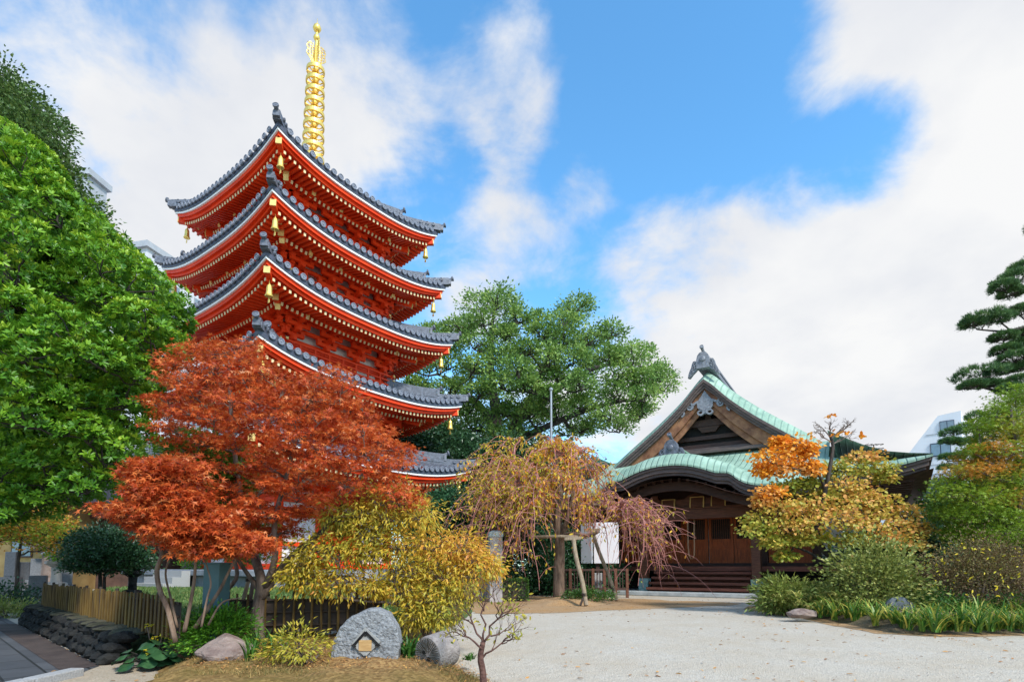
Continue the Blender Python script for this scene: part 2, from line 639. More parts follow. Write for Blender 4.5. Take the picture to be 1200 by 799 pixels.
        ge.beam(A, A + Vector((0, 0, .01)) + (hl(s - .3, 0) - hl(s, 0)) * .5, .23, .05)
        ge.build('gold_plate', M['gold_end'], roof)
        # wind bell
        bl = MB()
        p = hl(s - .36, -.47)
        bl.tube([p, p - Vector((0, 0, .16))], .014, 6)
        q = p - Vector((0, 0, .62))
        bl.lathe([(.135, 0), (.142, .03), (.118, .06), (.10, .18), (.095, .33), (.075, .41), (.03, .45), (.03, .48)], 14, q)
        bl.tube([q + Vector((0, 0, .05)), q - Vector((0, 0, .12))], .012, 5)
        bl.box(q - Vector((0, 0, .17)), (.10, .012, .12))
        bl.build('wind_bell', M['gold'], roof)
    # the storey under this roof
    zf = 0.95 if i == 0 else PG_Z[i - 1] - LIFT + 0.17 + 0.40 * (PG_S[i - 1] + .09 - w - .28) + 0.05
    zb = z0 + .12                              # top of the wall, under the rafters
    body = MB()
    body.box((0, 0, (zf - .3 + zb + .3) / 2), (2 * w - .14, 2 * w - .14, zb - zf + .6))
    storey = body.build('storey', M['plaster'], pagoda)
    fr = MB()
    br = MB()
    ge = MB()
    cols = [-1, -1 / 3, 1 / 3, 1]
    bh = 1.15 if i else 1.35                   # height of the bracket zone
    zk = zb - bh
    for k in range(4):
        F = side_frame(k)
        Fr = F.to_3x3()

        def P(a, r, z):
            return F @ Vector((a, -r, z))
        for c in cols[:-1]:
            fr.lathe([(.17, zf), (.17, zk), (.14, zk + .02)], 12, P(c * w, w, 0))
        hz = [(zk - .02, .20, .16), (zf + .12, .22, .2), (zk - .42, .16, .12)]
        if i == 0:
            hz += [(zf + 1.0, .16, .12), (zf + 2.2, .18, .14)]
        for z, hh, dd in hz:
            fr.box(P(0, w + .01, z), (2 * w + .5, dd, hh), Fr)
        # doors in the middle, lattice beside them
        if i == 0:
            fr.box(P(0, w - .05, zf + 1.25), (1.5, .10, 2.2), Fr)
        else:
            fr.box(P(0, w - .05, (zf + zk) / 2), (2 * w / 3 - .2, .10, max(.3, zk - zf - .3)), Fr)
        for c in cols:
            for st_ in range(3):
                z = zk + .12 + st_ * bh * .27
                out = .34 * (st_ + 1)
                br.box(P(c * w, w + out / 2, z), (.15, out + .3, .17), Fr)
                br.box(P(c * w, w + out, z + .02), (.24, .24, .16), Fr, bottom_scale=.75)
                L = .95 + .1 * st_
                br.box(P(c * w, w + out - .02, z + .17), (L, .13, .15), Fr)
                for e in (-1, 0, 1):
                    br.box(P(c * w + e * (L / 2 - .1), w + out - .02, z + .29), (.22, .2, .12), Fr, bottom_scale=.75)
            # tail rafter with gilt end
            A, B = P(c * w, w + 1.28, zk + bh * .66), P(c * w, w - .1, zk + bh * 1.0)
            br.beam(A, B, .15, .19)
            d = (A - B).normalized()
            ge.beam(A - d * .02, A + d * .015, .16, .20)
        for st_ in range(3):
            r = w + .34 * (st_ + 1) - .02
            br.box(P(0, r, zk + .12 + st_ * bh * .27 + .40), (2 * r + .5, .15, .14), Fr)
        br.box(P(0, w + .02, zk + .16), (2 * w, .1, .12), Fr)
        # diagonal tail rafter
        A, B = F @ Vector((w + 1.25, -w - 1.25, zk + bh * .62)), F @ Vector((w, -w, zk + bh * .95))
        br.beam(A, B, .18, .22)
        d = (A - B).normalized()
        ge.beam(A - d * .02, A + d * .015, .19, .23)
    fr.build('timber_frame', M['vermilion'], storey)
    br.build('brackets', M['vermilion'], storey)
    ge.build('gold_caps', M['gold_end'], storey)
    if i:
        rl = MB()
        gd = MB()
        rr_ = w + .42
        for k in range(4):
            F = side_frame(k)
            Fr = F.to_3x3()
            rl.box(F @ Vector((0, -(w + .22), zf + .05)), (2 * rr_ + .1, .52, .09), Fr)
            for z, hh in ((.22, .08), (.44, .06), (.68, .075)):
                rl.box(F @ Vector((0, -rr_, zf + z)), (2 * rr_ + .34, .075, hh), Fr)
                for e in (-1, 1):
                    gd.box(F @ Vector((e * (rr_ + .18), -rr_, zf + z)), (.05, .085, hh + .012), Fr)
            for j in range(9):
                a = -rr_ + 2 * rr_ * j / 8
                rl.box(F @ Vector((a, -rr_, zf + .38)), (.075, .065, .62), Fr)
        rail = rl.build('balcony_railing', M['vermilion'], storey)
        gd.build('gilt_tips', M['gold_end'], storey)


for i_ in range(5):
    build_tier(i_)

pod = MB()
pod.box((0, 0, .36), (10.0, 10.0, .72))
pod_o = pod.build('podium', M['podium'], pagoda, bevel=.02)
cp = MB()
cp.box((0, 0, .84), (10.4, 10.4, .22))
cp.build('coping', M['podium'], pod_o, bevel=.03)
for k in range(4):
    stp = MB()
    F = side_frame(k)
    for q in range(4):
        stp.box(F @ Vector((0, -5.2 - .3 * (3 - q) - .15, .115 + .115 * 2 * q * .5 + .0)), (2.4, .3, .23 * (q + 1) * .98), F.to_3x3())
    stp.build('stone_steps', M['granite'], pod_o)

# spire
zs = PG_Z[4] - LIFT + .17 + 2.20
sp = MB()
sp.box((0, 0, zs + .18), (1.15, 1.15, .6))
sp.box((0, 0, zs + .52), (1.35, 1.35, .10))
sp.lathe([(.52, .57), (.50, .72), (.40, .88), (.22, .98), (.16, 1.0), (.30, 1.05), (.42, 1.16), (.44, 1.22), (.12, 1.24)], 24, (0, 0, zs))
ZT = 27.75
sp.lathe([(.085, zs + .9), (.075, ZT - 1.2), (.05, ZT - .45)], 12)
spire = sp.build('spire', M['gold'], pagoda, smooth=False)
r0z, r1z = zs + 1.55, 25.25
for j in range(9):
    f_ = j / 8
    z = r0z + (r1z - r0z) * f_
    ro = .52 - .10 * f_
    rg = MB()
    n = 32
    rows = []
    prof = [(ro - .05, -.10), (ro + .01, -.09), (ro + .02, 0), (ro + .01, .09), (ro - .05, .10), (ro - .06, 0), (ro - .05, -.10)]
    rows = [[Vector((r_ * math.cos(2 * PI * k / n), r_ * math.sin(2 * PI * k / n), z + h_)) for k in range(n + 1)] for r_, h_ in prof]
    rg.grid(rows, flip=True)
    for k in range(8):
        a = k * PI / 4
        d = Vector((math.cos(a), math.sin(a), 0))
        rg.tube([d * .07 + Vector((0, 0, z - .03)), d * (ro * .5) + Vector((0, 0, z - .09)), d * (ro - .03) + Vector((0, 0, z))], .032, 6)
    rg.lathe([(.14, z - .1), (.17, z), (.14, z + .1)], 14)
    rg.build('spire_ring', M['gold'], spire)
fl = MB()
for k in range(4):
    a = k * PI / 2 + PI / 4 + .5
    d = Vector((math.cos(a), math.sin(a), 0))
    zb_ = 25.55
    for (o, h0, h1) in ((.12, 0, 1.10), (.24, .03, 1.12), (.37, .06, 1.10)):
        pts = [d * (.06 + o * min(1, .25 + q * 2.2) * (1.0 + .10 * math.sin(q * 17 + o * 20)) * (1 - .25 * max(0, q - .75) / .25)) + Vector((0, 0, zb_ + h0 + (h1 - h0) * q)) for q in np.linspace(0, 1, 12)]
        fl.tube(pts, .022, 5)
    for q in np.linspace(.08, .97, 13):
        w_ = .06 + .37 * min(1, .25 + q * 2.2)
        fl.tube([d * .07 + Vector((0, 0, zb_ + q)), d * (w_ * .55) + Vector((0, 0, zb_ + .09 * math.sin(q * 40) + q)), d * (w_ + .04 * math.sin(q * 22)) + Vector((0, 0, zb_ + .03 + q))], .016, 4)
fl.build('openwork_flame', M['gold'], spire)
jw = MB()
jw.lathe([(.05, ZT - .90), (.13, ZT - .84), (.16, ZT - .74), (.13, ZT - .64), (.05, ZT - .58)], 16)
jw.lathe([(.05, ZT - .42), (.15, ZT - .36), (.20, ZT - .24), (.16, ZT - .11), (.06, ZT - .03), (.015, ZT + .08), (.008, ZT + .3)], 18)
jw.build('jewel', M['gold'], spire, smooth=True)


# ------------------------------------------------------------------ the main hall
TH = R(32)
HL_O = Vector((6.785, 20.5, 0))
hall = thing('temple_hall', 'dark timber hall with a green copper roof and a curved porch gable', 'temple hall', HL_O, -TH)


def copper_mat():
    m = mat('verdigris', (0.19, 0.31, 0.23), 0.62, col2=(0.36, 0.50, 0.385), scale=1.1, spec=0.35, bump=0.0)
    nt = m.node_tree
    nd, ln = nt.nodes, nt.links
    b = nd['Principled BSDF']
    t = nd.new('ShaderNodeTexCoord')
    sx = nd.new('ShaderNodeSeparateXYZ')
    ln.new(t.outputs['Object'], sx.inputs[0])
    # seams every 17 cm across the roof
    md = nd.new('ShaderNodeMath')
    md.operation = 'PINGPONG'
    md.inputs[1].default_value = 0.105
    ln.new(sx.outputs[0], md.inputs[0])
    mr = nd.new('ShaderNodeMapRange')
    mr.inputs['From Min'].default_value = 0.0
    mr.inputs['From Max'].default_value = 0.030
    ln.new(md.outputs[0], mr.inputs['Value'])
    mixn = nd.new('ShaderNodeMix')
    mixn.data_type = 'RGBA'
    mixn.inputs['A'].default_value = (0.19, 0.30, 0.23, 1)
    src = b.inputs['Base Color'].links[0].from_socket
    ln.new(mr.outputs['Result'], mixn.inputs['Factor'])
    # streaky pale patina
    nz = nd.new('ShaderNodeTexNoise')
    mp = nd.new('ShaderNodeMapping')
    mp.inputs['Scale'].default_value = (9, .8, .8)
    ln.new(t.outputs['Object'], mp.inputs[0])
    ln.new(mp.outputs[0], nz.inputs['Vector'])
    nz.inputs['Scale'].default_value = 1.2
    nz.inputs['Detail'].default_value = 6
    mr2 = nd.new('ShaderNodeMapRange')
    mr2.inputs['To Min'].default_value = .70
    mr2.inputs['To Max'].default_value = 1.25
    ln.new(nz.outputs['Fac'], mr2.inputs['Value'])
    ml = nd.new('ShaderNodeMix')
    ml.data_type = 'RGBA'
    ml.blend_type = 'MULTIPLY'
    ml.inputs['Factor'].default_value = 1
    ln.new(src, ml.inputs['A'])
    ln.new(mr2.outputs['Result'], ml.inputs['B'])
    ln.new(ml.outputs['Result'], mixn.inputs['B'])
    ln.new(mixn.outputs['Result'], b.inputs['Base Color'])
    bp = nd.new('ShaderNodeBump')
    bp.inputs['Strength'].default_value = .7
    bp.inputs['Distance'].default_value = .03
    ln.new(mr.outputs['Result'], bp.inputs['Height'])
    ln.new(bp.outputs[0], b.inputs['Normal'])
    return m


M['copper'] = copper_mat()
UE, VF, VB = 6.9, -1.95, 14.0        # half width of the eaves, front and rear eave
VG = 1.9                            # front gable plane
_sd = [-.2, 0, 1, 2, 3, 4, 5, 6, 6.9]
_sz = [3.56, 3.64, 4.22, 5.04, 5.88, 6.63, 7.38, 8.25, 9.30]
_fz = [3.58, 3.64, 3.95, 4.35, 4.80, 5.28, 5.76, 6.2, 6.6]
GD = 4.6                            # how far the lower slope reaches in at the front


def S(d):
    return float(np.interp(d, _sd, _sz))


def Ssm(d):
    return (S(d - .35) + S(d) * 2 + S(d + .35 if d < 6.8 else d)) / 4


def Sf(d):
    "profile of the front slope, flatter than the sides"
    return (float(np.interp(d - .35, _sd, _fz)) + 2 * float(np.interp(d, _sd, _fz)) + float(np.interp(d + .35, _sd, _fz))) / 4


def eave_lift(e, d):
    return .50 * abs(e) ** 4 * max(0.0, 1 - d / 2.2) ** 1.5


# lower roof ring with upturned corners; the front eave swells into the porch gable
KC = -.52                           # centre line of the porch gable
_ku = [0, .47, .94, 1.41, 1.88, 2.3, 2.72, 3.1, 3.5, 9]
_kz = [.80, .775, .68, .50, .30, .14, .04, .0, .0, .0]


def swell(u):
    u = abs(u - KC)
    return sum(float(np.interp(abs(u + o), _ku, _kz)) for o in (-.25, -.12, 0, .12, .25)) / 5


def front_roll(v, u):
    x = max(0.0, 1 - (v - VF) / .75)
    return (.16 + .30 * min(1, swell(u) / .4)) * x ** 2


def front_z(u, v):
    "height of the front slope with the porch gable in it"
    d = v - VF
    z = Sf(d)
    g = swell(u)
    zk = 3.64 + g + .46 + .02 * d       # the swelling runs level into the slope
    k = max(z + .0, zk - (1 - min(1, g / .22)) * 3)
    if zk > z - .3 and g > .22:
        h = .30                          # soft valley
        t = max(0.0, min(1.0, .5 + .5 * (zk - z) / h))
        k = z + (zk - z) * t + h * t * (1 - t)
    else:
        k = z
        if 0 < g <= .22:
            h = .30
            t = max(0.0, min(1.0, .5 + .5 * (zk - z) / h))
            k = z + ((zk - z) * t + h * t * (1 - t)) * (g / .22)
    return k - front_roll(v, u) + (.16 if True else 0)


lo = MB()
und = MB()
fas = MB()
for side in range(4):
    rows, rows_u = [], []
    front = side == 0
    dl = [0, .05, .12, .22, .34, .48, .64, .8, 1.1, 1.5, 2.0, 2.6, 3.2, 3.9, GD] if front else [0, .5, 1.0, 1.6, 2.2, 2.6]
    nt_ = 111 if front else 41
    for d in dl:
        row, ru = [], []
        for t in np.linspace(-1, 1, nt_):
            if front:
                hw = UE - min(d, 2.6)
                p = Vector((t * hw, VF + d, 0))
                z = front_z(p.x, p.y) - .0
                e = p.x / UE
                # hips: meet the side slope
                ds = UE - abs(p.x)
                if ds < d:
                    z = min(z, Ssm(ds) + .16 * min(1, ds / .6))
            elif side == 1:
                a0, a1 = VF + min(d, 2.6), VB - d
                p = Vector((UE - d, a0 + (t + 1) / 2 * (a1 - a0), 0))
                z = Ssm(d) + .16 * min(1, d / .6)
                e = (p.y - (VF + VB) / 2) / ((VB - VF) / 2)
            elif side == 2:
                p = Vector((-t * (UE - d), VB - d, 0))
                z = Ssm(d)
                e = p.x / UE
            else:
                a0, a1 = VF + min(d, 2.6), VB - d
                p = Vector((-(UE - d), a1 + (t + 1) / 2 * (a0 - a1), 0))
                z = Ssm(d) + .16 * min(1, d / .6)
                e = (p.y - (VF + VB) / 2) / ((VB - VF) / 2)
            z += eave_lift(e, d)
            row.append(p + Vector((0, 0, z)))
            ru.append(p + Vector((0, 0, (3.64 + (swell(p.x) if front else 0) + eave_lift(e, 0) * max(0, 1 - d / 2.2) ** 1.5) - .38 + .13 * d)))
        rows.append(row)
        rows_u.append(ru)
    lo.grid(rows)
    und.grid(rows_u[:14], flip=True)
    # layered eave edge
    lay = [(0, -.06, 0), (-.06, -.15, .04), (-.15, -.29, .09), (-.29, -.39, .16)]
    nn = len(rows[0])
    nrm = [Vector((0, 1, 0)), Vector((-1, 0, 0)), Vector((0, -1, 0)), Vector((1, 0, 0))][side]
    tang = [Vector((-1, 0, 0)), Vector((0, -1, 0)), Vector((1, 0, 0)), Vector((0, 1, 0))][side]
    for zt, zb, inn in lay:
        a, b, c = [], [], []
        for k, p in enumerate(rows[0]):
            tt = (k / (nn - 1)) * 2 - 1
            q = p + nrm * inn + tang * (inn * tt)
            a.append(q + Vector((0, 0, zt)))
            b.append(q + Vector((0, 0, zb)))
            c.append(q + nrm * .3 + tang * (.3 * tt) + Vector((0, 0, zb)))
        (lo if zt == 0 else fas).grid([b, a])
        if zt:
            fas.grid([c, b])
low_o = lo.build('skirt_roof', M['copper'], hall, smooth=False)
und.build('soffit', M['dark_wood'], low_o)
fas.build('eave_fascia', M['fascia'], low_o)

# upper gabled roof with its rolled verge
up = MB()
rows = []
us = list(np.linspace(-4.4, 4.4, 61))
vs_ = [VG - .12, VG, VG + .1, VG + .22, VG + .36, VG + .55, VG + .8, VG + 1.2, 4, 6, 8, VB - 3.9]


def roll(v):
    x = max(0.0, 1 - (v - (VG - .12)) / 1.15)
    return .60 * x ** 1.7


for v in vs_:
    rows.append([Vector((u, v, Ssm(UE - abs(u)) + .015 - roll(v))) for u in us])
up.grid(rows)
upper = up.build('gable_roof', M['copper'], hall)
vg = MB()
hb = MB()
for sg in (-1, 1):
    uu = list(np.linspace(0.0, 4.4, 34))
    base = [Ssm(UE - u) + .015 - roll(VG - .12) for u in uu]
    # layered dark verge
    for zt, zb, v0 in ((-.0, -.13, VG - .12), (-.13, -.25, VG - .07), (-.25, -.36, VG - .02)):
        A = [Vector((sg * u, v0, z + zt)) for u, z in zip(uu, base)]
        B = [Vector((sg * u, v0, z + zb)) for u, z in zip(uu, base)]
        C = [Vector((sg * u, v0 + .5, z + zb)) for u, z in zip(uu, base)]
        vg.grid([B, A], flip=sg < 0)
        vg.grid([C, B], flip=sg < 0)
    # barge boards: two planks, one proud of the other
    for zt, zb, v0, u1 in ((-.36, -.84, VG + .10, 4.3), (-.80, -1.16, VG + .20, 3.6)):
        k = [j for j, u in enumerate(uu) if u <= u1]
        wd = [1 + .25 * uu[j] / 5 for j in k]
        A = [Vector((sg * uu[j], v0, base[j] + zt)) for j in k]
        B = [Vector((sg * uu[j], v0, base[j] + zt + (zb - zt) * w_)) for j, w_ in zip(k, wd)]
        Cc = [p + Vector((0, .07, 0)) for p in B]
        hb.grid([B, A], flip=sg < 0)
        hb.grid([Cc, B], flip=sg < 0)
vg.build('verge', M['fascia'], upper)
hb.build('barge_board', M['hafu_wood'], upper)
# gable wall with beams
gw = MB()
outl = [(-3.9, 5.0)] + [(u, Ssm(UE - abs(u)) - .35) for u in np.linspace(-3.9, 3.9, 31)] + [(3.9, 5.0)]
fm = Matrix.Translation((0, VG + .75, 0)) @ Matrix(((1, 0, 0), (0, 0, 1), (0, 1, 0))).transposed().to_4x4()
gw.poly_prism(outl[::-1], 0, .1, Matrix(((1, 0, 0, 0), (0, 0, 1, VG + .75), (0, 1, 0, 0), (0, 0, 0, 1))))
gable = gw.build('gable_wall', M['black'], hall)
gb = MB()
for z, u1, hh, v in ((5.98, 2.9, .20, VG + .62), (6.35, 2.4, .16, VG + .66), (6.95, 1.75, .26, VG + .58)):
    gb.box((0, v, z), (2 * u1, .2, hh))
gb.box((0, VG + .6, 6.68), (.9, .2, .22), bottom_scale=.6)
gb.box((0, VG + .6, 6.86), (1.2, .22, .12))
for u in (-2.2, 2.2):
    gb.box((u * .7, VG + .62, 6.5), (.18, .16, .8))
gb.box((0, VG + .62, 7.6), (.22, .16, 1.2))
gb.build('gable_beams', M['dark_wood'], gable)
fl_ = MB()
fl_.box((0, VG + .40, 5.70), (6.7, .5, .12))
fl_.box((0, VG + .50, 5.82), (6.4, .34, .12))
fl_.build('gable_flashing', M['fascia'], gable)


def scroll(mb, c, rad, turns, sg, th, y0, y1, start=0.0):
    "a flat spiral scroll in the facade plane"
    n = 26
    pts_o, pts_i = [], []
    for j in range(n):
        f_ = j / (n - 1)
        a = start + sg * turns * 2 * PI * f_
        r_ = rad * (1 - .8 * f_)
        t_ = th * (1 - .5 * f_)
        pts_o.append((c[0] + (r_ + t_ / 2) * math.cos(a), c[1] + (r_ + t_ / 2) * math.sin(a)))
        pts_i.append((c[0] + (r_ - t_ / 2) * math.cos(a), c[1] + (r_ - t_ / 2) * math.sin(a)))
    for j in range(n - 1):
        q = [pts_o[j], pts_o[j + 1], pts_i[j + 1], pts_i[j]]
        vs = [Vector((x, y0, z)) for x, z in q] + [Vector((x, y1, z)) for x, z in q]
        mb.add(vs, [(0, 1, 2, 3), (7, 6, 5, 4), (0, 4, 5, 1), (2, 6, 7, 3)])


# carved pendant under the apex
pe = MB()
zc_ = 7.62
y0, y1 = VG + .02, VG + .13
pe.poly_prism([(0, .55), (.16, .30), (.32, .10), (.30, -.12), (.18, -.26), (0, -.42), (-.18, -.26), (-.30, -.12), (-.32, .10), (-.16, .30)][::-1], y0, y1,
              Matrix(((1, 0, 0, 0), (0, 0, 1, 0), (0, 1, 0, zc_), (0, 0, 0, 1))))
for sg in (-1, 1):
    scroll(pe, (sg * .20, zc_ - .32), .17, 1.1, sg, .09, y0 - .02, y1, PI / 2)
    scroll(pe, (sg * .62, zc_ - .05), .17, 1.0, sg, .09, y0 - .01, y1, PI / 2)
    scroll(pe, (sg * .95, zc_ - .26), .13, 1.0, -sg, .07, y0, y1, -PI / 2)
    scroll(pe, (sg * 1.22, zc_ - .44), .10, .9, sg, .06, y0, y1, PI / 2)
    pe.box((sg * .45, (y0 + y1) / 2, zc_ + .04), (.4, .09, .09), Matrix.Rotation(sg * .5, 3, 'Y'))
    pe.box((sg * .95, (y0 + y1) / 2, zc_ - .20), (.75, .09, .09), Matrix.Rotation(sg * .62, 3, 'Y'))
M['carving'] = mat('carving', (.15, .155, .175), .6, col2=(.30, .31, .34), scale=12)
pe.build('gable_pendant', M['carving'], gable)

# ridge and its demon-tile end
rd = MB()
zr = Ssm(UE) - .05
for ww, hh, dz in ((.56, .16, .08), (.40, .18, .24), (.48, .08, .36), (.24, .10, .44)):
    rd.box((0, 6.0, zr + dz), (ww, 8.1 if ww > .5 else 8.0, hh))
ridge = rd.build('main_ridge', M['tile_pale'], hall)


def demon_tile(v, z, sc, parent, mat_, name):
    d = MB()
    mt = Matrix(((sc, 0, 0, 0), (0, 0, 1, v), (0, sc, 0, z), (0, 0, 0, 1)))
    # arched body
    d.poly_prism([(-.40, -.12), (-.40, .46), (-.33, .72), (-.2, .88), (0, .95), (.2, .88), (.33, .72), (.40, .46), (.40, -.12)][::-1], -.12, .14, mt)
    # arch moulding and boss
    for j in range(14):
        a0, a1 = PI * j / 14, PI * (j + 1) / 14
        q = [(r_ * math.cos(a), .48 + r_ * math.sin(a)) for r_, a in ((.30, a0), (.30, a1), (.22, a1), (.22, a0))]
        d.add([Vector((x * sc, v - .17 * sc, z + zz_ * sc)) for x, zz_ in q] + [Vector((x * sc, v - .1, z + zz_ * sc)) for x, zz_ in q], [(0, 1, 2, 3), (0, 4, 5, 1), (2, 6, 7, 3)])
    d.lathe([(.17 * sc, -.1), (.17 * sc, .06 * sc), (.13 * sc, .09 * sc), (.05 * sc, .11 * sc)], 20, (0, v - .12, z + .46 * sc), Matrix.Rotation(PI / 2, 3, 'X'))
    # horn on top with its disc
    d.tube([(0, v + .3, z + .92 * sc), (0, v + .05, z + 1.02 * sc), (0, v - .20, z + 1.16 * sc)], [.08 * sc, .09 * sc, .10 * sc], 10)
    d.lathe([(.13 * sc, -.03), (.13 * sc, .04), (.10 * sc, .045), (.08 * sc, .02), (.03 * sc, .03)], 14, (0, v - .22, z + 1.18 * sc), Matrix.Rotation(PI / 2 - .5, 3, 'X'))
    # cloud fins at both sides
    for sg in (-1, 1):
        fin = [(.36, .36), (.48, .44), (.62, .42), (.70, .26), (.74, .06), (.84, -.14), (.93, -.38), (.97, -.60), (.84, -.62), (.66, -.40), (.45, -.22), (.36, -.1)]
        fin = [(sg * x, y) for x, y in fin]
        d.poly_prism(fin[::-1] if sg > 0 else fin, -.06, .10, mt)
        for cx, cz, rr_ in ((.52, .24, .14), (.60, .0, .13), (.72, -.24, .12), (.86, -.48, .10)):
            scroll(d, (sg * cx * sc, z + cz * sc), rr_ * sc, 1.2, sg, .06 * sc, v - .11, v, PI / 2)
    return d.build(name, mat_, parent)


demon_tile(VG - .02, zr + .0, .64, ridge, M['carving'], 'ridge_end_tile')

# curved board and ridge of the porch gable
pu = MB()
us = list(np.linspace(KC - 3.3, KC + 3.3, 55))
A = [Vector((u, VF + .55, 3.64 + swell(u) - .40)) for u in us]
B = [Vector((u, VF + .55, 3.64 + swell(u) - .66 - .06 * swell(u))) for u in us]
pu.grid([B, A])
pu.grid([[p + Vector((0, .12, 0)) for p in B], B])
pu.build('porch_bargeboard', M['dark_wood'], low_o)
zp = front_z(KC, VF + .9)
rb_ = MB()
rb_.box((KC, VF + 2.0, zp + .07), (.5, 2.2, .22))
porch = rb_.build('porch_ridge', M['fascia'], low_o)
rb_ = MB()
rb_.box((KC, VF + 2.0, zp + .205), (.62, 2.3, .05))
rb_.build('ridge_cap', M['copper'], hall)
porch_tile = demon_tile(VF + .78, zp - .06, .62, hall, M['tile_pale'], 'porch_end_tile')
porch_tile.location.x = KC


# porch posts, beams, brackets
for u in (-2.0, 2.0):
    p_ = MB()
    p_.box((u, 0, 1.95), (.30, .30, 2.8))
    po_ = p_.build('porch_post', M['brown_wood'], hall, bevel=.02)
    p_ = MB()
    p_.box((u, 0, .39), (.37, .37, .46))
    p_.build('copper_footing', M['patina_foot'], po_)
    p_ = MB()
    p_.box((u, 0, 3.40), (.5, .5, .14))
    p_.box((u, 0, 3.52), (1.3, .2, .16))
    for e in (-.5, 0, .5):
        p_.box((u + e, 0, 3.66), (.26, .26, .14), bottom_scale=.7)
    p_.build('bracket', M['brown_wood'], po_)
bm_ = MB()
bm_.box((0, 0, 2.98), (5.0, .26, .34))
bm_.box((0, 0, 3.20), (4.6, .34, .08))
bm_.box((0, 0, 3.46), (10.4, .22, .18))
for u in (-2.0, 2.0):
    bm_.beam((u, 0, 3.1), (u, 1.9, 3.3), .2, .26)
beam_o = bm_.build('porch_beam', M['brown_wood'], hall)
kb = MB()
kb.poly_prism([(-.8, 0), (.8, 0), (.55, .18), (.25, .42), (0, .5), (-.25, .42), (-.55, .18)][::-1], -.08, .08, Matrix(((1, 0, 0, 0), (0, 0, 1, 0), (0, 1, 0, 3.26), (0, 0, 0, 1))))
kb.build('frog_leg_strut', M['brown_wood'], beam_o)
for u, z in ((-.95, 3.36), (.10, 3.40), (.85, 3.42)):
    pq = MB()
    rot = Matrix.Rotation(-.25, 3, 'X')
    pq.box((u, -.24, z), (.46, .05, .36), rot)
    q_ = pq.build('name_plaque', M['brown_wood'], hall)
    pq = MB()
    for e in (-1, 1):
        pq.box(Vector((u, -.24, z)) + rot @ Vector((e * .235, -.01, 0)), (.035, .07, .40), rot)
    pq.box(Vector((u, -.24, z)) + rot @ Vector((0, -.01, .19)), (.46, .07, .025), rot)
    pq.build('gilt_frame', M['gold_end'], q_)
# bell rope in one long loop
rp_ = MB()
pts = [(-.36 + .0, .15, 3.1), (-.36, .15, 1.8), (-.345, .15, 1.5), (-.28, .15, 1.36), (-.21, .15, 1.36), (-.15, .15, 1.5), (-.135, .15, 1.8), (-.12, .15, 3.1)]
rp_.tube(pts, .028, 8)
rp_.build('bell_rope', M['rope'], hall, smooth=True)

# body: floor, walls, doors
VW = 1.9
core = MB()
core.box((0, 6.6, 2.3), (11.0, 9.2, 2.6))
body = core.build('wall', M['plaster'], hall)
fr = MB()
for u in (-5.5, -3.75, -2.0, 2.0, 3.75, 5.5):
    fr.box((u, VW, 2.3), (.28, .28, 2.6))
for z, hh in ((1.12, .16), (3.10, .22), (3.50, .22)):
    fr.box((0, VW - .02, z), (11.2, .24, hh))
for v in (4.2, 6.6, 9.0, 11.2):
    fr.box((5.5, v, 2.3), (.28, .28, 2.6))
fr.box((5.5, 6.6, 3.1), (.22, 9.4, .22))
fr.box((5.5, 6.6, 1.12), (.22, 9.4, .16))
fr.box((0, VW + .04, 4.0), (10.9, .12, 1.7))
# rafters under the front eave
for u in np.arange(-6.5, 6.55, .30):
    fr.beam((u, VF + .5, 3.30 + swell(u) + eave_lift(u / UE, .5)), (u, VW, 3.78 + swell(u)), .10, .13)
for v in np.arange(-1.4, 12.2, .32):
    fr.beam((6.5, v, 3.30 + eave_lift((v - 6.02) / 7.97, .4)), (5.3, v, 3.46), .10, .13)
fr.build('timber_frame', M['dark_wood'], body)
# panelled doors between the posts
for c0, c1 in ((-3.6, -2.16), (-1.86, -.95), (-.93, -.02), (.02, .93), (.95, 1.86), (2.16, 3.6)):
    dm = MB()
    cx, wd = (c0 + c1) / 2, c1 - c0
    dm.box((cx, VW - .02, 2.10), (wd, .05, 1.86))
    door = dm.build('door', M['door_wood'], hall)
    rm = MB()
    for e in (-1, 1):
        rm.box((cx + e * (wd / 2 - .05), VW - .06, 2.10), (.10, .04, 1.86))
    rm.box((cx, VW - .058, 1.70), (.05, .034, .76))
    for z, hh in ((1.24, .12), (1.48, .05), (1.76, .05), (2.08, .10), (2.98, .10)):
        rm.box((cx, VW - .056, z), (wd - .2, .03, hh))
    rm.build('door_rails', M['door_wood'], door)
    lt = MB()
    lt.box((cx, VW - .045, 2.53), (wd - .2, .006, .78))
    lt.build('lattice_backing', M['black'], door)
    lt = MB()
    n = max(4, int((wd - .2) / .075))
    for j in range(n):
        lt.box((c0 + .1 + (wd - .2) * (j + .5) / n, VW - .062, 2.53), (.03, .02, .80))
    lt.build('door_lattice', M['brown_wood'], door)
fl = MB()
fl.box((0, 1.35, 1.0), (12.2, 1.1, .10))
fl.box((0, .82, .985), (12.3, .10, .17))
fl.box((6.05, 6.8, 1.0), (1.1, 10.2, .10))
floor_ = fl.build('veranda', M['step_wood'], hall)
un = MB()
un.box((0, 6.6, .55), (11.6, 9.9, .78))
un.build('underfloor', M['black'], floor_)
vp = MB()
for u in np.linspace(-5.8, 5.8, 8):
    vp.box((u, 1.0, .55), (.16, .16, .8))
vp.build('veranda_posts', M['dark_wood'], floor_)
st_ = MB()
for j in range(4):
    st_.box((0, .62 - .32 * j, .83 - .19 * j), (3.55, .36, .09))
    st_.box((0, .75 - .32 * j, .74 - .19 * j), (3.5, .03, .14))
st_.build('steps', M['step_wood'], hall)
ks = MB()
ks.box((0, 5.6, .08), (13.2, 13.0, .16))
